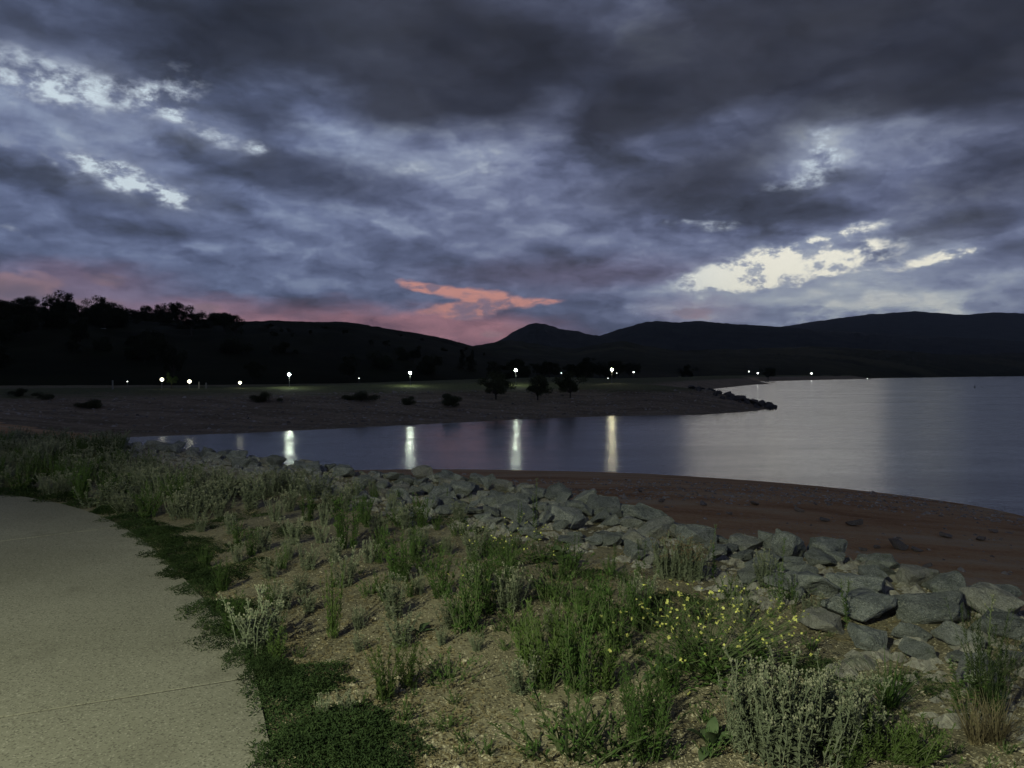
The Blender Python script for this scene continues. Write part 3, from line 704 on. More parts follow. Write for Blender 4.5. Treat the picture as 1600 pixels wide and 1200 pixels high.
# loose stones on the beach
BST = [rock_mesh('stone', 300 + i, M['pebble'], .7, 12, .04, 1) for i in range(5)]
for px, py, w, lab in ((1403, 858, 32, 'rounded dark grey rock lying alone on the red beach beyond the rock wall'), (1373, 858, 14, None), (1435, 862, 16, None), (1349, 861, 14, None), (1450, 888, 16, 'small pale rock on the red beach close to the rock wall'), (1395, 898, 12, None),
                       (1335, 822, 24, None), (1290, 815, 16, None), (1480, 840, 18, None), (1555, 833, 14, None), (1100, 790, 14, None), (1035, 785, 12, None), (1535, 845, 16, None), (1250, 800, 16, None), (1180, 790, 14, None), (1370, 905, 10, None), (1140, 805, 12, None), (1000, 770, 10, None)):
    x, y = pix(px, py, 2.2)
    for _ in range(12): x, y = pix(px, py, H(x, y))
    wr = w / F_PX * y; put_rock(x, y, wr, lab or 'small stone scattered on the red clay beach', None if lab else 'loose stones on the beach', BST, 'stone', .05, 'stone', wr * .7)
def scatter(name, pts, mat, label, cat):
    mb = MB(); r = random.Random(5)
    for x, y, z, s in pts:
        a = r.uniform(0, 6.28); ca, sa = math.cos(a), math.sin(a); sx, sy, sz = s * r.uniform(.7, 1.3), s * r.uniform(.5, 1), s * r.uniform(.35, .7)
        k = len(mb.v)
        for dx_, dy_, dz_ in ((1, .1, 0), (.3, .9, .1), (-.8, .6, 0), (-.9, -.5, .1), (.2, -1, 0), (.35, .2, .9), (-.3, -.1, 1)):
            u, v = dx_ * sx * r.uniform(.8, 1.1), dy_ * sy; mb.v.append((x + ca * u - sa * v, y + sa * u + ca * v, z + dz_ * sz - .15 * sz))
        mb.f += [(k, k + 1, k + 5), (k + 1, k + 2, k + 6), (k + 1, k + 6, k + 5), (k + 2, k + 3, k + 6), (k + 3, k + 4, k + 6), (k + 4, k + 5, k + 6), (k + 4, k, k + 5)]
    return tag(obj(name, mb.mesh(name, mat)), label, cat, kind='stuff')
def heights(pts): return terrain(np.array([p[0] for p in pts]), np.array([p[1] for p in pts]))
scatter('wall_rubble', RUBBLE, M['rock'], 'small broken stones filling the gaps of the rock wall', 'rubble')
# beach gravel bands
pts = []
for _ in range(14000):
    px = RNG.uniform(700, 1750); py = RNG.uniform(738, 900); x, y = pix(px, py, 1.2)
    pts.append((x, y, RNG.uniform(.02, .05) + (.06 * RNG.random() ** 4)))
zz_, ss_, ww_, ff_ = heights(pts); band = vnoise(np.array([p[0] for p in pts]) * .12, np.array([p[1] for p in pts]) * .45, 3)
P = [(p[0], p[1], zz_[i], p[2] * 1.9) for i, p in enumerate(pts) if ww_[i] > .8 and ss_[i] > 2.0 and ((band[i] > .14 and RNG.random() < .5) or RNG.random() < .025)]
scatter('beach_pebbles', P, M['shingle'], 'scattered pale pebbles in bands across the red beach', 'pebbles')
# near gravel
pts = []
for _ in range(26000):
    px = RNG.uniform(330, 1700); py = 690 + 530 * RNG.random() ** .55; x, y = pix(px, py, 5.4); pts.append((x, y, .0035 + .007 * RNG.random() ** 2 + (.03 * RNG.random() if RNG.random() < .02 else 0)))
zz_, ss_, ww_, ff_ = heights(pts); pe_ = path_e(np.array([p[0] for p in pts]), np.array([p[1] for p in pts]))
scatter('gravel', [(p[0], p[1], zz_[i], p[2]) for i, p in enumerate(pts) if ss_[i] < -.2 and pe_[i] < -.05], M['quartz'], 'loose coarse gravel strewn over the sandy soil between the weeds', 'gravel')
# far bank rubble and rocks of the point
pts = [(RNG.uniform(-95, 54), RNG.uniform(76, 165), .1 + .4 * RNG.random() ** 4) for _ in range(16000)]
zz_, ss_, ww_, ff_ = heights(pts)
scatter('far_bank_rubble', [(p[0], p[1], zz_[i], p[2]) for i, p in enumerate(pts) if ff_[i] > .9 and .5 < ww_[i] < 34 and zz_[i] < 3.6 and RNG.random() < .6], M['rubble'], 'stony rubble covering the slope of the far bank', 'rubble')
FROCK = [rock_mesh('shore_rock', 500 + i, M['rock_dark'], .8, 13, .07, 1) for i in range(5)]
n = 0
for _ in range(3000):
    if n >= 60: break
    u = RNG.random(); px = 1080 + 132 * u; row = np.interp(px, [1080, 1120, 1160, 1190, 1212], [601, 606, 615, 626, 636]) + RNG.uniform(-2, 14) * (1 if u < .8 else .6)
    d = RNG.uniform(142, 170); x = (px - CX) / F_PX * d; z = ztop(row, d); hz = H(x, d)
    if abs(z - hz) > .5 or hz < -.3: continue
    n += 1; put_rock(x, d, RNG.uniform(.8, 2.0), 'dark rough rock on the stony point where the far bank meets the lake', 'dark rocks of the stony point', FROCK, 'shore_rock', .12, 'rock')
for px, py, w in ((1201, 634, 15), (1190, 630, 14), (1178, 625, 13), (1209, 638, 10), (1165, 620, 11), (1150, 615, 10)):
    d = 150.; x = (px - CX) / F_PX * d; put_rock(x, d, w / F_PX * d, 'dark rough rock on the stony point where the far bank meets the lake', 'dark rocks of the stony point', FROCK, 'shore_rock', .1, 'rock', lift=max(0, ztop(py + 4, d) - H(x, d)) * .6)

# ------------------------------------------------------------------ plants
def stem_pts(r, h, lean, n=6, bend=.12, base=.03):
    a = r.uniform(0, 6.28); b0 = r.uniform(0, base); x, y = b0 * math.cos(a), b0 * math.sin(a)
    la = a + r.gauss(0, .5); out = []; wob = r.uniform(0, 6.28)
    for i in range(n):
        t = i / (n - 1); e = lean * h * (t + bend * t * t)
        out.append((x + math.cos(la) * e + .035 * h * math.sin(wob + 4 * t) * min(1, 3 * t), y + math.sin(la) * e + .035 * h * math.cos(wob + 5 * t) * min(1, 3 * t), h * t * (1 - .12 * lean * t)))
    return out
def along(pts, t):
    k = min(int(t * (len(pts) - 1)), len(pts) - 2); f = t * (len(pts) - 1) - k
    return Vector(pts[k]).lerp(Vector(pts[k + 1]), f), (Vector(pts[k + 1]) - Vector(pts[k])).normalized()
def cudweed(seed, n=16, h=.34, spread=.34, dry=0.0, base=.06):
    r = random.Random(seed); st, lf, hd = MB(), MB(), MB()
    for _ in range(n):
        hh = h * r.uniform(.55, 1.05); p = stem_pts(r, hh, r.uniform(.05, spread), 5, .25, base); st.tube(p, .0025, .0018, 3)
        for k in range(30):
            t = r.uniform(.03, .98); b, d = along(p, t); a = r.uniform(0, 6.28)
            dv = Vector((math.cos(a), math.sin(a), r.uniform(.5, 1.6))).normalized(); lf.leaf(b, dv, r.uniform(.025, .052) * (1.1 - .5 * t), .009, r.uniform(0, .5))
        tip, d = along(p, 1.0)
        for k in range(r.randint(2, 4)):
            a = r.uniform(0, 6.28); u = r.uniform(.006, .02); q = tip + Vector((math.cos(a) * u, math.sin(a) * u, r.uniform(-.012, .022)))
            st.tube([tuple(tip - d * .03), tuple(q)], .0018, .0014, 3)
            for _i in range(2): hd.blobby(q + Vector((r.gauss(0, .004), r.gauss(0, .004), r.gauss(.002, .004))), r.uniform(.004, .0065), r, 1.1)
    return [('stems', st.mesh('stems', M['cud'])), ('leaves', lf.mesh('leaves', M['cud'])), ('flower_heads', hd.mesh('flower_heads', M['cudold' if dry else 'cudhead']))]
def fleabane(seed, n=20, h=.42, spread=.4, leafL=.055, dens=34, mat='green', base=.07, tip=True):
    r = random.Random(seed); st, lf = MB(), MB()
    for _ in range(n):
        hh = h * r.uniform(.5, 1.05); p = stem_pts(r, hh, r.uniform(.04, spread), 6, .15, base); st.tube(p, .0034, .0018, 3)
        for k in range(int(dens * hh / h)):
            t = r.uniform(.02, 1.0); b, d = along(p, t); a = r.uniform(0, 6.28)
            dv = (Vector((math.cos(a), math.sin(a), 0)) + d * r.uniform(.7, 1.9)).normalized(); lf.leaf(b, dv, leafL * r.uniform(.6, 1.2) * (1.15 - .5 * t), .0075 * r.uniform(.7, 1.3), r.uniform(-.05, .25))
    return [('stems', st.mesh('stems', M['stem'])), ('leaves', lf.mesh('leaves', M[mat]))]
def weed_stalk(seed, n=2, h=.6, mat='green', leafL=.05, dens=70, pale=False):
    r = random.Random(seed); st, lf, hd = MB(), MB(), MB()
    for _ in range(n):
        hh = h * r.uniform(.6, 1.05); p = stem_pts(r, hh, r.uniform(.02, .16), 8, .2, .03); st.tube(p, .005, .002, 4)
        for k in range(dens):
            t = r.random() ** .8; b, d = along(p, t); a = r.uniform(0, 6.28)
            dv = (Vector((math.cos(a), math.sin(a), 0)) + d * r.uniform(.4, 1.2)).normalized(); lf.leaf(b, dv, leafL * r.uniform(.6, 1.2) * (1.25 - .8 * t), .009, r.uniform(0, .4))
        for k in range(10):
            b, d = along(p, r.uniform(.86, 1)); q = b + Vector((r.gauss(0, .016), r.gauss(0, .016), r.uniform(0, .03))); st.tube([tuple(b), tuple(q)], .0015, .001, 3); hd.blobby(q, r.uniform(.004, .008), r)
    return [('stems', st.mesh('stems', M['stem'])), ('leaves', lf.mesh('leaves', M[mat])), ('buds', hd.mesh('buds', M['cudhead' if pale else 'cud']))]
def mat_plant(seed, rad=.4, n=2600, h=.05, matn='mat', L=.024, runners=26):
    r = random.Random(seed); lf, st = MB(), MB()
    lob = [r.uniform(.42, 1.15) for _ in range(15)]
    R = lambda a: rad * np.interp((a % 6.2832) / 6.2832 * 15, range(16), lob + lob[:1])
    for _ in range(n):
        a = r.uniform(0, 6.2832); u = math.sqrt(r.random()); q = R(a) * u
        zt = h * (1 - u ** 3) * r.uniform(.15, 1.25) + .006; a2 = r.uniform(0, 6.28)
        lf.leaf((q * math.cos(a), q * math.sin(a), zt), (math.cos(a2), math.sin(a2), r.uniform(-.2, .9)), L * r.uniform(.6, 1.4), L * .42, .1)
    for _ in range(runners):
        a = r.uniform(0, 6.2832); L0 = R(a) * r.uniform(.95, 1.4); b = a + r.gauss(0, .25)
        p = [(L0 * t * math.cos(a + (b - a) * t), L0 * t * math.sin(a + (b - a) * t), .014 + h * .6 * (1 - t) ** 2) for t in (0.3, .5, .7, .85, 1)]
        st.tube(p, .002, .0012, 3)
        for k in range(26):
            t = r.uniform(.3, 1); c, d = along(p, (t - .3) / .7 * .999); a2 = r.uniform(0, 6.28); lf.leaf(c, (math.cos(a2), math.sin(a2), r.uniform(-.1, .6)), L * r.uniform(.6, 1.2), L * .42, .1)
    return [('leaves', lf.mesh('leaves', M[matn])), ('runners', st.mesh('runners', M['stem']))]
def tussock(seed, n=130, h=.34, mat='green', droop=.6, w=.005):
    r = random.Random(seed); lf = MB()
    for _ in range(n):
        a = r.uniform(0, 6.28); l = h * r.uniform(.5, 1.15); o = r.uniform(.15, .9); b = (r.gauss(0, .02), r.gauss(0, .02), 0); k = len(lf.v); sx, sy = -math.sin(a) * w / 2, math.cos(a) * w / 2
        for i in range(4):
            t = i / 3; x = b[0] + math.cos(a) * l * o * t; y = b[1] + math.sin(a) * l * o * t; z = l * (t - droop * o * t * t * .75); ww = 1 - .8 * t; lf.v += [(x + sx * ww, y + sy * ww, z), (x - sx * ww, y - sy * ww, z)]
        for i in range(3): lf.f.append((k + 2 * i, k + 2 * i + 1, k + 2 * i + 3, k + 2 * i + 2))
    return [('blades', lf.mesh('blades', M[mat]))]
def flower_cluster_mesh(seed):
    r = random.Random(seed); mb = MB()
    for _ in range(r.randint(2, 4)):
        c = Vector((r.gauss(0, .006), r.gauss(0, .006), r.gauss(0, .005))); a0 = r.uniform(0, 1.5); tl = Vector((r.gauss(0, .5), r.gauss(0, .5), 1)).normalized(); u = tl.orthogonal().normalized(); w = tl.cross(u)
        for k in range(4):
            a = a0 + k * 1.5708; d = u * math.cos(a) + w * math.sin(a) + tl * .25; mb.leaf(c, d, .0098, .008, 0, tl)
    return mb.mesh('flower', M['yellow'])
FLW = [flower_cluster_mesh(i) for i in range(4)]
def mustard(seed, n=46, h=.55, wide=.62, leafy=260, fl=2.4):
    r = random.Random(seed); st, lf = MB(), MB(); tips = []
    for i in range(n):
        a = 6.28 * i / n + r.gauss(0, .3); e = wide * math.sqrt(r.random()) * r.uniform(.7, 1.1); top = h * (1.05 - .5 * (e / wide) ** 2) * r.uniform(.6, 1.1)
        p = [(math.cos(a) * e * t ** 1.2 + r.gauss(0, .012), math.sin(a) * e * t ** 1.2 + r.gauss(0, .012), top * (t ** .85)) for t in (0, .2, .4, .6, .8, 1)]
        st.tube(p, .0036, .0013, 3); tips.append(p[-1])
        for k in range(int(r.uniform(0, fl * 1.3))):
            b, d = along(p, r.uniform(.55, .92)); a2 = r.uniform(0, 6.28); q = b + Vector((math.cos(a2) * r.uniform(.03, .1), math.sin(a2) * r.uniform(.03, .1), r.uniform(.0, .09))); st.tube([tuple(b), tuple((b + q) / 2 + Vector((0, 0, -.008))), tuple(q)], .0016, .001, 3); tips.append(tuple(q))
        for k in range(5):
            b, d = along(p, r.uniform(.15, .9)); a2 = r.uniform(0, 6.28); lf.leaf(b, (math.cos(a2), math.sin(a2), r.uniform(0, .8)), r.uniform(.02, .05), .009, .2)
    for _ in range(leafy):
        a = r.uniform(0, 6.28); u = wide * .55 * r.random(); a2 = r.uniform(0, 6.28); lf.leaf((math.cos(a) * u, math.sin(a) * u, r.uniform(.01, h * .38)), (math.cos(a2), math.sin(a2), r.uniform(-.2, .9)), r.uniform(.03, .075), r.uniform(.010, .02), .3)
    return [('stems', st.mesh('stems', M['stem'])), ('leaves', lf.mesh('leaves', M['green']))], tips
def broad_leaf_mesh(seed, L=.17, w=.065):
    r = random.Random(seed); v = []; f = []; n = 6
    for i in range(n + 1):
        t = i / n; ww = w * math.sin(min(1, t * 1.02 + .06) * 3.0) ** .8 * .5 if t < 1 else .001; z = .6 * L * math.sin(t * 1.25) * .9 - .15 * L * t * t; x = L * t * .9
        v += [(x, -ww, z + ww * .35), (x, 0, z), (x, ww, z + ww * .35)]
        if i < n: k = 3 * i; f += [(k, k + 1, k + 4, k + 3), (k + 1, k + 2, k + 5, k + 4)]
    mb = MB(); mb.add(v, f); return mb.mesh('leaf', M['broad'], True)
BLF = [broad_leaf_mesh(1), broad_leaf_mesh(2, .14, .04), broad_leaf_mesh(3, .2, .075)]

VAR = {'cud': [cudweed(i, 26, .34, .34, 0, .07) for i in range(5)], 'cudbig': [cudweed(20 + i, 120, .36, .22, 0, .2) for i in range(2)], 'cudfar': [cudweed(30 + i, 44, .42, .25, 0, .17) for i in range(4)],
       'flea': [fleabane(40 + i, 22, .42, .36, .055, 40) for i in range(4)], 'flea2': [fleabane(50 + i, 20, .40, .42, .06, 38, 'green2') for i in range(3)], 'low': [fleabane(60 + i, 24, .2, .9, .035, 18, 'green', .1) for i in range(3)],
       'stalk': [weed_stalk(70 + i, 2, .6) for i in range(4)], 'pstalk': [weed_stalk(80 + i, 1, .62, 'cud', .045, 40, True) for i in range(2)],
       'mat': [mat_plant(90 + i) for i in range(4)], 'matthin': [mat_plant(95 + i, .4, 620, .035, 'mat', .022, 44) for i in range(3)], 'tus': [tussock(100)], 'dry': [cudweed(110 + i, 60, .36, .2, 1, .14) for i in range(2)], 'drytus': [tussock(115, 150, .3, 'dry', .4)],
       'small': [fleabane(120 + i, 9, .13, .8, .03, 12, 'green', .03) for i in range(3)], 'shrub': [fleabane(130 + i, 60, 1.0, .45, .08, 60, 'mat', .2) for i in range(2)], 'lush': [fleabane(140 + i, 40, .26, .7, .05, 34, 'green2', .16) for i in range(2)]}
NOMH = dict(cud=.34, cudbig=.36, cudfar=.42, flea=.42, flea2=.40, low=.2, stalk=.6, pstalk=.62, mat=.05, matthin=.05, tus=.3, dry=.36, drytus=.26, small=.13, shrub=1.0, lush=.26)
NAME = dict(cud='cudweed', cudbig='cudweed', cudfar='cudweed', flea='fleabane', flea2='fleabane', low='low_weed', stalk='weed_stalk', pstalk='weed_stalk', mat='creeping_mat', matthin='creeping_mat', tus='grass_tussock', dry='dry_weed', drytus='dry_grass', small='seedling', shrub='shrub', lush='low_weed')
def plant(kind, x, y, sc, label, group, cat='weed', wsc=None):
    e = empty(NAME[kind], (x, y, H(x, y) - .008), RNG.uniform(0, 6.28)); w = wsc if wsc else sc * RNG.uniform(.9, 1.1); e.scale = (w, w, sc)
    for n, me in RNG.choice(VAR[kind]): obj(n, me, e, 'stuff')
    return tag(e, label, cat, group)
L_CUD = ('silvery grey cudweed clump with pale flower heads on the open gravel', 'cudweed clumps on the gravel')
L_FL = ('dense upright green fleabane bush with narrow leaves on the gravel', 'green fleabane bushes')
LANDM = [((1112, 1068), 'by the large mustard'), ((1240, 1188), 'by the tallest cudweed thicket'), ((792, 892), 'by the thin mustard'), ((735, 962), 'by the sparse mustard'), ((520, 1000), 'by the single slender fleabane'), ((400, 1030), 'by the path edge'), ((430, 1150), 'by the widest creeping mat'), ((1380, 1112), 'by the green grass tussock'),
         ((1060, 905), 'by the dry seed heads'), ((875, 882), 'by the dark dock rosette'), ((330, 800), 'by the thicket edge'), ((600, 780), 'by the beach tip'), ((1325, 985), 'by the widest boulder'), ((1537, 1110), 'by the tall pale stalk'), ((655, 990), 'by the small dock rosette'), ((480, 850), 'between path and rock wall')]
LANDM = [(gz(*p), n) for p, n in LANDM]
def near(x, y): return min(((x - p[0]) ** 2 + (y - p[1]) ** 2, n) for p, n in LANDM)[1]
def sized(h): return 'tall' if h > .38 else 'short' if h < .24 else 'medium'
def pput(kind, px, py, hpx, lab=None, grp=None, wf=1.0, cat='weed'):
    if kind in ('flea', 'flea2'): hpx *= .95
    x, y = gz(px, py); sc = hpx / F_PX * math.hypot(y, EYE - 5.4) / NOMH[kind]
    if lab == L_CUD[0]: lab = '%s silvery cudweed clump with pale heads %s' % (sized(sc * NOMH[kind]), near(x, y))
    if lab == L_FL[0]: lab = '%s upright green fleabane bush with narrow leaves %s' % (sized(sc * NOMH[kind]), near(x, y))
    return plant(kind, x, y, sc, lab, grp, cat, sc * wf)
# listed cudweed clumps
pput('cudbig', 1240, 1188, 128, 'tallest cudweed clump, a thicket of pale heads beside the yellow mustard', None, 1.0)
pput('cudbig', 1185, 1172, 96, 'pale cudweed clump between the tallest cudweed thicket and the broad leaved dock', None, .8)
pput('cudbig', 1312, 1162, 84, 'wide cudweed clump in front of the grass tussock near the rock wall', None, 1.2)
for px, py, h in ((398, 1020, 84), (425, 1000, 60), (440, 955, 45), (410, 862, 40), (455, 852, 42), (480, 892, 42), (538, 918, 58), (520, 880, 40), (612, 968, 66), (628, 1012, 52), (632, 828, 42), (392, 797, 48), (345, 785, 44), (268, 808, 32), (312, 832, 28),
                  (805, 950, 66), (860, 988, 44), (815, 1086, 60), (985, 945, 40), (470, 930, 34), (560, 985, 36), (690, 1010, 30), (345, 768, 40), (300, 772, 44), (700, 868, 30), (505, 822, 36), (450, 800, 40), (560, 1020, 30), (360, 835, 36), (420, 905, 38), (370, 880, 32), (450, 875, 34), (500, 850, 34), (575, 880, 36), (480, 960, 36), (590, 840, 38), (340, 812, 36), (660, 855, 34), (540, 800, 40), (745, 1020, 30), (655, 930, 36), (430, 815, 38)):
    pput('cud', px, py, h, *L_CUD, wf=RNG.uniform(.9, 1.25))
for px, py, h in ((503, 1125, 36), (540, 1122, 40)): pput('cud', px, py, h, 'short cudweed sprouting from the dark creeping mat beside the path', 'cudweed in the mat beside the path')
for px, py, h, k in ((620, 905, 82, 'flea'), (725, 990, 115, 'flea'), (690, 935, 75, 'flea'), (540, 858, 86, 'flea'), (600, 1098, 92, 'flea2'), (636, 1078, 80, 'flea2'), (850, 1075, 130, 'flea2'), (905, 1085, 130, 'flea'), (945, 1082, 112, 'flea2'), (962, 1015, 120, 'flea'),
                     (920, 992, 96, 'flea'), (790, 935, 84, 'flea'), (762, 960, 90, 'flea'), (1010, 1192, 120, 'flea'), (995, 1135, 100, 'flea'), (1045, 1085, 90, 'flea'), (1075, 1050, 90, 'flea'), (820, 1040, 96, 'flea2'), (880, 1040, 110, 'flea2'), (650, 880, 56, 'flea'), (1030, 1140, 90, 'flea'), (360, 1000, 70, 'flea'), (430, 1035, 60, 'flea2'), (750, 925, 80, 'flea'), (1000, 985, 90, 'flea'), (390, 870, 44, 'flea'), (440, 890, 40, 'flea'), (480, 815, 48, 'flea'), (570, 820, 50, 'flea'), (345, 925, 56, 'flea'), (320, 890, 40, 'flea'), (600, 940, 50, 'flea'), (420, 950, 44, 'flea'), (660, 825, 54, 'flea'), (370, 850, 40, 'flea')):
    pput(k, px, py, h, *L_FL, wf=RNG.uniform(.8, 1.0))
pput('flea2', 520, 1000, 120, 'single slender upright fleabane casting a long shadow over the gravel', None, .4)
for px, py, h in ((702, 1066, 44), (900, 1185, 84), (960, 1190, 66), (760, 870, 30), (870, 905, 34), (700, 1140, 26), (580, 930, 26), (850, 935, 28)): pput('low', px, py, h, 'low sprawling green weed spread flat over gravel ' + near(*gz(px, py)), 'low sprawling weeds on the gravel', 1.3)
for px, py, h in ((1395, 1192, 66), (1445, 1196, 52), (1330, 1198, 44)): pput('lush', px, py, h, 'lush low bright green weed in front of the wide cudweed clump', 'lush low weeds beside the cudweed')
for px, py, h in ((1328, 985, 110), (1222, 955, 110), (1116, 905, 82), (1003, 900, 72), (962, 895, 62), (836, 828, 78), (812, 820, 50), (1205, 940, 60), (1242, 960, 60), (735, 800, 40), (1085, 900, 50), (700, 790, 40), (900, 870, 50)):
    pput('stalk', px, py, h, 'dark upright leafy weed stalk growing against the rock wall', 'weed stalks against the rock wall', .8)
pput('pstalk', 1537, 1110, 205, 'tall pale weed stalk standing before the boulders at the rock wall', None, .8)
for px, py, h in ((1500, 1125, 120), (1560, 1130, 110), (1525, 1140, 100)): pput('stalk', px, py, h, 'bushy dark weed around the tall pale stalk before the boulders', 'bushy weeds around the tall pale stalk', 1.5)
pput('shrub', 1545, 1128, 165, 'dark bushy weed before the boulders, the tall pale stalk rising from it', None, .62)
pput('tus', 1392, 1108, 72, 'green grass tussock with arching blades on bare soil near the rock wall', None, 1.2, 'grass')
for px, py, h in ((1052, 905, 62), (1080, 908, 58)): pput('dry', px, py, h, 'dry brownish seed head clump standing against the rock wall', 'dry seed head clumps', 1.0)
for px, py, h in ((1530, 1165, 60), (1560, 1165, 64)): pput('drytus', px, py, h, 'withered brown grass clump in front of the bushy dark weed', 'withered brown grass clumps', 1.1, 'grass')
# mustard with yellow flowers: each flower cluster is its own part
def put_mustard(seed, px, py, hpx, label, n, wide, fl):
    x, y = gz(px, py); sc = hpx / F_PX * y / .55; parts, tips = mustard(seed, n, .55, wide, int(n * 4), fl)
    e = tag(empty('mustard_plant', (x, y, H(x, y) - .005), 0, sc), label, 'flowering plant')
    for nme, me in parts: obj(nme, me, e, 'stuff')
    for tp in tips:
        o = obj('flower', RNG.choice(FLW), e); o.location = tp; o.rotation_euler = (RNG.gauss(0, .5), RNG.gauss(0, .5), RNG.uniform(0, 6)); o.scale = (RNG.uniform(.8, 1.25),) * 3
put_mustard(1, 1112, 1068, 150, 'large sprawling mustard plant covered in small yellow flowers', 80, .68, 2.4)
put_mustard(2, 1185, 1040, 110, 'smaller mustard plant with yellow flowers between the large mustard and the rock wall', 30, .5, 2.0)
put_mustard(3, 792, 892, 84, 'thin mustard plant with yellow flowers growing just below the rock wall', 22, .66, 2.2)
put_mustard(4, 735, 962, 92, 'sparse yellow mustard rising through a dense green fleabane bush', 9, .3, 1.5)
# broad leaved docks, each leaf a part
def dock(px, py, n, sc, label, grp=None):
    x, y = gz(px, py); e = tag(empty('dock_plant', (x, y, H(x, y)), RNG.uniform(0, 6), sc), label, 'weed', grp)
    for k in range(n):
        o = obj('leaf', RNG.choice(BLF), e); o.rotation_euler = (0, RNG.uniform(-.5, .5), 6.28 * k / n + RNG.gauss(0, .3)); s = RNG.uniform(.7, 1.2); o.scale = (s, s, s)
dock(1112, 1172, 7, .72, 'dock with broad oval leaves beside the cudweed at the soil hollow'); dock(1030, 1058, 7, .9, 'small dock with narrow pointed leaves under the mustard plant')
dock(875, 882, 9, 1.0, 'dark dock rosette at the foot of the rock wall behind the gravel'); dock(655, 990, 6, .7, 'small dock rosette between a cudweed and a fleabane bush')
# creeping mats
L_M = ('dark green creeping mat spilling over the concrete path edge', 'creeping mats along the path')
for px, py, r in ((520, 1165, .42), (450, 1190, .36), (470, 1150, .36), (590, 1190, .36), (560, 1150, .36), (440, 1090, .34), (480, 1075, .32), (425, 1065, .26), (350, 1010, .30), (385, 1035, .26), (345, 985, .30), (330, 955, .34), (310, 925, .34), (290, 900, .40), (270, 870, .36), (300, 880, .36), (330, 905, .38),
                  (262, 850, .32), (232, 838, .36), (215, 825, .36), (190, 812, .4), (165, 800, .42), (135, 788, .45), (100, 779, .5), (60, 773, .55), (20, 770, .55), (250, 832, .4), (285, 850, .4), (360, 960, .3), (375, 985, .3), (545, 1195, .3), (405, 1050, .22)):
    x, y = gz(px, py); plant('mat', x, y, RNG.uniform(.8, 1.3), L_M[0] + (' at the nearer joint' if abs(nearest_s(x, y) - j1) < .6 else ' before the nearer joint' if nearest_s(x, y) < j1 else ' between the two joints' if nearest_s(x, y) < j2 - .4 else ' at the farther joint' if nearest_s(x, y) < j2 + .6 else ' past the farther joint'), L_M[1], cat='ground cover', wsc=r / .4 * RNG.uniform(.72, .9))
for px, py, r in ((350, 860, .4), (420, 830, .45), (480, 795, .5), (540, 790, .5), (400, 880, .3), (650, 800, .5), (1000, 960, .3), (880, 930, .35), (1290, 1060, .35), (1250, 1040, .3), (1440, 1075, .3), (820, 880, .35), (590, 810, .5), (470, 830, .4), (760, 830, .4), (1060, 940, .35), (1160, 940, .35), (330, 820, .5), (380, 810, .5), (700, 815, .4), (930, 900, .3)):
    x, y = gz(px, py); plant('matthin', x, y, RNG.uniform(.7, 1.1), 'flat patch of dark creeping weed ' + near(x, y), 'creeping weed patches on the soil', 'ground cover', r / .4 * .75)
# thicket beyond the path, and weeds towards the rock wall
n = 0; spots = []
for _ in range(6000):
    if n >= 150: break
    px = RNG.uniform(-60, 560); py = RNG.uniform(692, 812); x, y = gz(px, py)
    if path1(x, y) > -.25 or crest1(x, y) > (-2.1 if px > 190 else 1.0): continue
    if px > 330 and py > 780: continue
    if any((x - u) ** 2 + (y - v) ** 2 < .30 ** 2 for u, v in spots): continue
    spots.append((x, y)); n += 1
    k = RNG.random()
    if k < .72: plant('cudfar', x, y, RNG.uniform(.55, 1.0) * (1 if px < 200 else .8), 'grey woolly cudweed %s the dense thicket beyond the path curve' % ('on the path side of' if path1(x, y) > -1.0 else 'on the rock wall side of' if crest1(x, y) > -3.2 else 'deep within'), 'cudweed thicket beyond the path', wsc=RNG.uniform(1.0, 1.5))
    else: plant('flea', x, y, RNG.uniform(.6, 1.0), 'dark green weed %s the grey thicket beyond the path curve' % ('on the path side of' if path1(x, y) > -1.0 else 'on the rock wall side of' if crest1(x, y) > -3.2 else 'deep within'), 'green weeds in the thicket beyond the path', wsc=RNG.uniform(.9, 1.3))
n = 0
for _ in range(4000):
    if n >= 60: break
    px = RNG.uniform(420, 1420); py = RNG.uniform(750, 990); x, y = gz(px, py); s_ = crest1(x, y); bw = float(BANDW(px))
    if not (-bw - 1.5 < s_ < -bw + .45): continue
    if any((x - u) ** 2 + (y - v) ** 2 < .24 ** 2 for u, v in spots): continue
    spots.append((x, y)); n += 1
    k = RNG.random()
    if k < .4: plant('flea', x, y, RNG.uniform(.3, .55), 'small green weed bush at the wall foot ' + near(x, y), 'weed bushes along the foot of the rock wall')
    elif k < .7: plant('cud', x, y, RNG.uniform(.5, .85), 'small grey cudweed at the wall foot ' + near(x, y), 'small cudweeds along the foot of the rock wall')
    else: plant('low', x, y, RNG.uniform(.7, 1.1), 'low ragged green weed at the wall foot ' + near(x, y), 'low weeds along the foot of the rock wall')
n = 0
for _ in range(3000):
    if n >= 80: break
    px = RNG.uniform(420, 1580); py = RNG.uniform(880, 1195); x, y = gz(px, py)
    if crest1(x, y) > -float(BANDW(px)): continue
    n += 1; plant('small', x, y, RNG.uniform(.4, 1.0), 'tiny green seedling sprouting from the gravel ' + near(x, y), 'seedlings on the gravel', 'seedling')
for px, py, h in ((172, 728, 56), (150, 722, 40), (100, 712, 38), (60, 708, 30)): pput('shrub', px, py, h, 'dark leafy shrub rising above the thicket where the rock wall ends', 'dark shrubs at the end of the rock wall', 1.1, 'shrub')
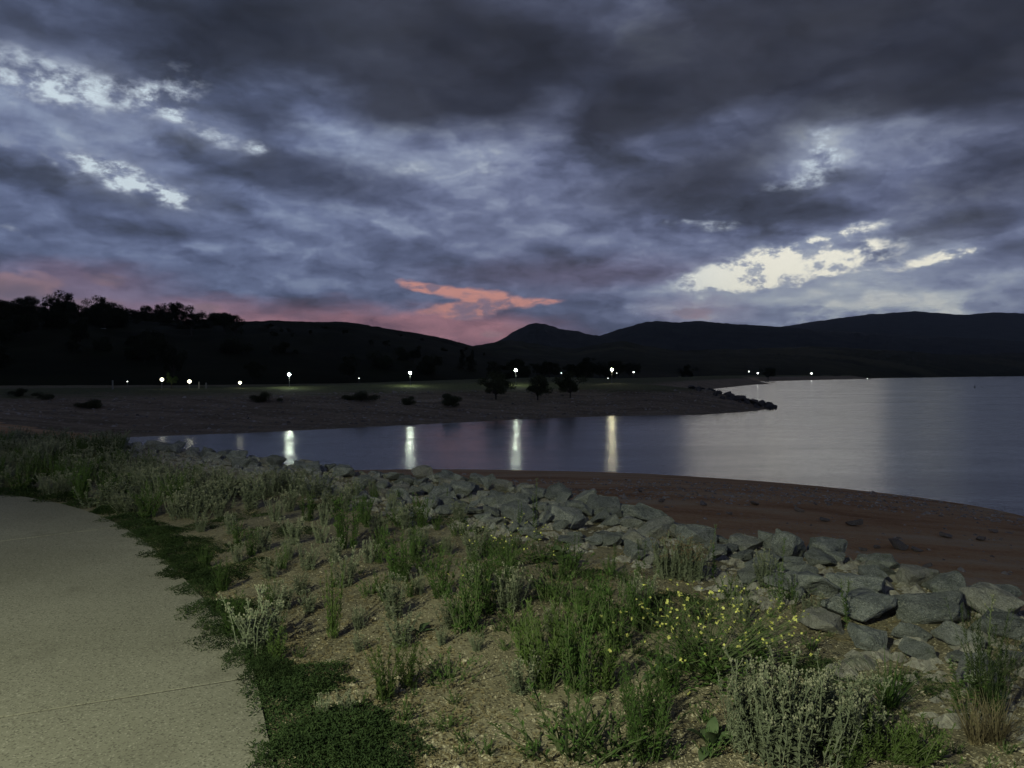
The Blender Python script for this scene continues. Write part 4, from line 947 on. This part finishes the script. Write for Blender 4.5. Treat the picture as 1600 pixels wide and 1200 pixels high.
# the same weeds go on around the viewer and along the path
n = 0
for _ in range(2000):
    if n >= 80: break
    if n < 34: x, y = RNG.uniform(-.6, 4.5), RNG.uniform(-3.0, 2.6)
    else: x, y = RNG.uniform(-26, -8), RNG.uniform(9, 24)
    if path1(x, y) > -.3 or crest1(x, y) > -1.6 or math.hypot(x, y) < .9: continue
    if y > 0 and abs(x / y) < .72 and y > 2.75: continue
    n += 1
    if n <= 34: plant(RNG.choice(('cud', 'flea', 'low', 'cud')), x, y, RNG.uniform(.6, .9), 'weed growing on the gravel close behind the viewpoint beside the path', 'weeds beside the path behind the viewpoint')
    else: plant('cudfar', x, y, RNG.uniform(.6, 1.0), 'grey cudweed in the thicket running on along the outer path side', 'cudweed running on along the path', wsc=RNG.uniform(1.0, 1.5))
# dry litter and tiny weeds
mb = MB(); r = random.Random(77); pts = []
for _ in range(8000):
    px = r.uniform(330, 1650); py = 740 + 470 * r.random(); pts.append((*pix(px, py, 5.4), 0))
zz_, ss_, ww_, ff_ = heights(pts); pxs = np.array([p[0] for p in pts]); pys = np.array([p[1] for p in pts]); pe_ = path_e(pxs, pys); dn = fbm(pxs * .9, pys * .9, 3, 44)
for i, p in enumerate(pts):
    if ss_[i] > -.6 or pe_[i] > -.1 or dn[i] + r.gauss(0, .08) < .02: continue
    for k in range(5):
        a = r.uniform(0, 6.28); mb.leaf((p[0] + r.gauss(0, .02), p[1] + r.gauss(0, .02), zz_[i] - .002), (math.cos(a), math.sin(a), r.uniform(.1, 1.4)), r.uniform(.015, .045), .006, .3)
tag(obj('ground_litter', mb.mesh('ground_litter', M['dry'])), 'dry stubble and weed litter strewn over the sandy soil', 'litter', kind='stuff')

# ------------------------------------------------------------------ trees
def tree_meshes(seed, kind):
    r = random.Random(seed); tr, cr = MB(), MB()
    if kind == 'round': centres = [(r.gauss(0, .2), r.gauss(0, .2), .5 + r.uniform(-.22, .36), r.uniform(.1, .2)) for _ in range(20)]; th = .22; q = 230; L = .05
    elif kind == 'gum': centres = [(r.gauss(0, .2), r.gauss(0, .2), r.uniform(.42, .93), r.uniform(.09, .17)) for _ in range(15)]; th = .42; q = 170; L = .045
    elif kind == 'pine': centres = [(r.gauss(0, .03 + .13 * (1 - t)), r.gauss(0, .03 + .13 * (1 - t)), .14 + .8 * t, .10 + .13 * (1 - t)) for t in [i / 15 for i in range(16)]]; th = .3; q = 130; L = .04
    else: centres = [(r.gauss(0, .3), r.gauss(0, .3), r.uniform(.12, .7), r.uniform(.2, .3)) for _ in range(14)]; th = .12; q = 380; L = .06
    tr.tube([(0, 0, 0), (r.gauss(0, .01), r.gauss(0, .01), th * .5), (r.gauss(0, .02), r.gauss(0, .02), th), (0, 0, .62)], .028, .012, 7)
    for x, y, z, s in centres:
        tr.tube([(0, 0, th * .8), (x * .5, y * .5, (th + z) * .5), (x, y, z)], .011, .004, 4)
        for _ in range(q):
            d = Vector((r.gauss(0, 1), r.gauss(0, 1), r.gauss(0, 1))).normalized() * s * (r.random() ** .45); a = Vector((r.gauss(0, 1), r.gauss(0, 1), r.gauss(0, .8)))
            cr.leaf((x + d.x, y + d.y, z + d.z * .8), a, L * r.uniform(.6, 1.4), L * .55, .1, (r.random(), r.random(), r.random()))
    return tr, cr
TREES = {}
for kind, ns in (('round', 3), ('gum', 4), ('pine', 2), ('bush', 3)):
    TREES[kind] = []
    for i in range(ns):
        tr, cr = tree_meshes(900 + i + 13 * len(kind), kind); TREES[kind].append((tr.mesh('trunk', M['bark']), cr))
CM = {}
def tree(kind, x, y, z, h, w, label, group=None, mat='tree', name='tree', cat='tree'):
    i = RNG.randrange(len(TREES[kind])); tm, cb = TREES[kind][i]
    if (kind, i, mat) not in CM: CM[(kind, i, mat)] = cb.mesh('crown', M[mat])
    e = tag(empty(name, (x, y, z - .02 * h), RNG.uniform(0, 6.28), (w, w, h)), label, cat, group)
    obj('trunk', tm, e); obj('crown', CM[(kind, i, mat)], e); return e
def bank_tree(kind, px, pyb, pyt, wpx, d, label, group=None, mat='shrub', name='tree', cat='tree'):
    x = (px - CX) / F_PX * d; zb = H(x, d); h = max(ztop(pyt, d) - zb, (pyb - pyt) / F_PX * d); return tree(kind, x, d, zb, h, wpx / F_PX * d * 1.35, label, group, mat, name, cat)
bank_tree('round', 775, 614, 578, 44, 134, 'widest rounded tree on the far bank, beside a lit lamp', mat='shrub')
bank_tree('round', 840, 613, 581, 36, 136, 'middle rounded tree on the far bank, standing on a clear short trunk')
bank_tree('round', 891, 611, 577, 36, 140, 'dense rounded tree on the far bank with a tiny light beside it')
for px, b, t_, w, d in ((562, 626, 606, 28, 120), (408, 629, 608, 20, 112), (700, 622, 610, 22, 122), (640, 622, 616, 14, 120), (140, 645, 626, 22, 100), (72, 640, 624, 18, 106), (30, 634, 618, 16, 108)):
    bank_tree('bush', px, b, t_, w, d, 'low dark bush growing on the slope of the far bank', 'low bushes on the far bank', 'shrub', 'bush', 'bush')
bank_tree('gum', 268, 606, 582, 16, 134, 'pale leafy sapling lit by the yellowish lamp beside it', mat='green2')
# skyline trees on the wooded hill
SKY = [(8, 478, 'gum', 26), (30, 474, 'gum', 28), (55, 482, 'gum', 30), (97, 459, 'round', 34), (82, 480, 'gum', 26), (115, 480, 'round', 30), (140, 489, 'gum', 24), (160, 487, 'gum', 30), (185, 496, 'gum', 20), (205, 489, 'round', 34), (222, 493, 'round', 30), (240, 495, 'round', 28), (258, 497, 'round', 24), (280, 505, 'gum', 16), (300, 507, 'gum', 14), (318, 506, 'gum', 18), (338, 494, 'round', 34), (352, 502, 'round', 18)]
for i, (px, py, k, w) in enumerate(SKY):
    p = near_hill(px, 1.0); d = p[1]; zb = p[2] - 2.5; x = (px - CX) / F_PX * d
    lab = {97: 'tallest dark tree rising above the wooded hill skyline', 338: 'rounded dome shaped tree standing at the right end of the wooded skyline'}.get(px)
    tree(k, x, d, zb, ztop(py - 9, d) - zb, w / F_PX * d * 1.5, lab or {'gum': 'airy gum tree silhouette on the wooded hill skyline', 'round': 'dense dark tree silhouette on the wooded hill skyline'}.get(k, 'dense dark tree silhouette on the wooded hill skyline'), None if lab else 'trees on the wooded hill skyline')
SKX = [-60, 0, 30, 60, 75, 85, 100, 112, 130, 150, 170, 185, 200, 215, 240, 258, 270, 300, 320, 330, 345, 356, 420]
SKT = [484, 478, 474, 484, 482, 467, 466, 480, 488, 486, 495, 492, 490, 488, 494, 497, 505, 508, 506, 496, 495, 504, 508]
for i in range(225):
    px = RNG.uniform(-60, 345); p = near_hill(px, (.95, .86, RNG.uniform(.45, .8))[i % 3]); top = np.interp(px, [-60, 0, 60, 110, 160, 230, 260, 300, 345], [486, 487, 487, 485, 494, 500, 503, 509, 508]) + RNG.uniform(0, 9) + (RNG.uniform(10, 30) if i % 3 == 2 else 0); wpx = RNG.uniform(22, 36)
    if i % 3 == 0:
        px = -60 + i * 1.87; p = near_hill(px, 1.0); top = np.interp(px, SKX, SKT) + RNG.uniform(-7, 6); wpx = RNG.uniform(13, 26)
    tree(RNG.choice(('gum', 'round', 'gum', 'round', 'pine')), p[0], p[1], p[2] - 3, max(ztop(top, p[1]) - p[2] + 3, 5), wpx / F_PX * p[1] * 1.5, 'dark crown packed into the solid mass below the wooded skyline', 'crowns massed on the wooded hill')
for px, py, w, k in ((428, 500, 14, 'gum'), (440, 501, 14, 'gum')): p = near_hill(px, 1.0); tree(k, p[0], p[1], p[2] - 1, ztop(py, p[1]) - p[2] + 1, w / F_PX * p[1] * 1.4, 'small lone tree on the bare crest of the hill', 'lone trees on the bare hill crest')
for px, h in ((378, 4), (540, 3), (551, 4), (620, 3), (628, 2.5), (668, 4), (692, 4), (705, 3)): p = near_hill(px, 1.0); tree('round', p[0], p[1], p[2] - .6, h / F_PX * p[1] + 1.2, h * 1.4 / F_PX * p[1] * 1.6, 'tiny shrub on the bare sloping ridge of the hill', 'tiny shrubs on the hill ridge', name='shrub', cat='shrub')
LAMPN = [(120, 'pale short post'), (260, 'yellowish lamps'), (375, 'low white lamp'), (452, 'lamp with the short glint'), (641, 'lamp on the grass patch'), (806, 'lamp between rounded trees'), (956, 'lamp with the yellowish glint'), (1130, 'stony point')]
# dark belt of trees behind the lamps and on the hillside
n = 0
for _ in range(400):
    if n >= 120: break
    px = RNG.uniform(-80, 1000); t_ = RNG.uniform(.02, .5) if px < 760 else None
    if t_ is not None: p = near_hill(px, t_ if px > 380 else RNG.uniform(.05, .85)); x, d, zb = p[0], p[1], p[2] - .5
    else: d = RNG.uniform(240, 560); x = (px - CX) / F_PX * d; zb = max(H(x, d), .5) if d < 800 else 1; 
    if x > 45 and d < 470 and H(x, d) < .4: continue
    n += 1; h = RNG.uniform(6, 12) if d < 330 else RNG.uniform(7, 15)
    if 380 < px <= 760: h = min(h, max(3.0, ztop(np.interp(px, [380, 545, 620, 680, 760], [522, 524, 534, 545, 560]), d) - zb))
    if px > 760: h = min(h, max(3.5, ztop(RNG.uniform(556, 572), d) - zb))
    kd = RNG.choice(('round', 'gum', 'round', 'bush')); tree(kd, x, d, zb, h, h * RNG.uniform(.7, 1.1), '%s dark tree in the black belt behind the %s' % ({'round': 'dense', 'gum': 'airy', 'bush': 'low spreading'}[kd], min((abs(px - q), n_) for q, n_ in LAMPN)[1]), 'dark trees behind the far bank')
p = near_hill(730, .2)
for px, py in ((722, 548), (738, 546)): tree('pine', (px - CX) / F_PX * 330, 330, 3.5, ztop(py, 330) - 3.5, 8, 'tall narrow dark conifer in the black tree belt', 'tall conifers in the tree belt')
for px, py, d in ((1200, 571, 660), (1075, 568, 560),): tree('round', (px - CX) / F_PX * d, d, 1.0, ztop(py, d) - 1, 14, 'dark tree standing near the distant shore lights', 'dark trees near the shore lights')
# pale house among the trees of the hill
d = 330.; hx, hz = (152 - CX) / F_PX * d, ztop(524, d)
hs = tag(empty('house', (hx, d, hz), .35), 'pale roofed house half hidden by trees on the wooded hill', 'house')
mb = MB(); mb.box(-3.2, 3.2, -2.4, 2.4, -4, 1.6); obj('wall', mb.mesh('wall', m_plain('pale_render', (.32, .31, .29))), hs)
mb = MB(); mb.add([(-3.7, -2.8, 1.62), (3.7, -2.8, 1.62), (3.7, 2.8, 1.62), (-3.7, 2.8, 1.62), (-3.7, 0, 3.2), (3.7, 0, 3.2)], [(0, 1, 5, 4), (2, 3, 4, 5), (0, 4, 3), (1, 2, 5), (3, 2, 1, 0)]); obj('roof', mb.mesh('roof', m_plain('pale_roof', (.42, .42, .42))), hs)
for wx in (-1.9, 0.1, 2.0):
    mb = MB(); mb.box(wx - .5, wx + .5, -2.45, -2.39, -.2, 1.1); wn = obj('window', mb.mesh('window', m_plain('white_frame', (.4, .4, .4))), hs)
    mb = MB(); mb.box(wx - .42, wx + .42, -2.48, -2.44, -.12, 1.02); obj('pane', mb.mesh('pane', m_plain('dark_glass', (.02, .02, .025), .1, .5)), wn)
# markers on the far bank and buoys on the lake
def post(px, py, d, h, label):
    x = (px - CX) / F_PX * d; e = tag(empty('marker_post', (x, d, H(x, d) - .05)), label, 'post')
    mb = MB(); mb.box(-.09, .09, -.09, .09, 0, h); obj('shaft', mb.mesh('shaft', m_plain('pale_timber', (.25, .25, .22))), e)
    mb = MB(); mb.add([(-.11, -.11, h + .002), (.11, -.11, h + .002), (.11, .11, h + .002), (-.11, .11, h + .002), (0, 0, h + .14)], [(0, 1, 4), (1, 2, 4), (2, 3, 4), (3, 0, 4), (3, 2, 1, 0)]); obj('cap', mb.mesh('cap', m_plain('post_cap', (.3, .3, .28))), e)
post(176, 605, 128, 1.5, 'pale short post at the dark left end of the far bank')
post(311, 605, 134, 1.2, 'thin short post beside the yellowish lamps'); post(322, 605, 134, 1.0, 'thinnest short post beside the yellowish lamps, nearer the low white lamp')
def buoy(px, py, s, label, lit=None):
    x, y = pix(px, py, 0); e = tag(empty('buoy', (x, y, -.1), .4, s), label, 'buoy')
    mb = MB(); mb.tube([(0, 0, 0), (0, 0, .25), (0, 0, .5)], .5, .55, 12, True); obj('float', mb.mesh('float', m_plain('buoy_paint', (.05, .05, .05))), e)
    mb = MB(); mb.tube([(0, 0, .5), (0, 0, 1.1), (0, 0, 1.9)], .34, .06, 10, True); obj('cone', mb.mesh('cone', m_plain('buoy_cone', (.04, .04, .05))), e)
    mb = MB(); v, f = make_ico(.22, 1); mb.add([(a, b, c + 2.05) for a, b, c in v], f); obj('top_light', mb.mesh('top_light', lit or M['metal']), e)
buoy(1523, 606, .75, 'dark cone topped buoy floating on the open lake'); buoy(1298, 605.5, .4, 'small dark buoy floating between the stony point and the far shore')
buoy(1355, 594, .9, 'buoy with a lit white light close to the far shore', M['lampfar']); buoy(1535, 605.5, .4, 'tiny buoy beside the dark cone topped buoy')

# ------------------------------------------------------------------ thin evening haze over the valley
mh = bpy.data.materials.new('evening_haze'); mh.use_nodes = True; nt = mh.node_tree; nt.nodes.clear()
pv = nt.nodes.new('ShaderNodeVolumePrincipled'); pv.inputs['Color'].default_value = (.80, .87, 1.0, 1); pv.inputs['Density'].default_value = 2.5e-5
oo = nt.nodes.new('ShaderNodeOutputMaterial'); nt.links.new(pv.outputs[0], oo.inputs['Volume'])
mb = MB(); mb.box(-16000, 26000, -400, 17000, -30, 1500)
tag(obj('haze', mb.mesh('haze', mh)), 'thin blue evening haze over the lake and mountains', 'haze', kind='stuff')
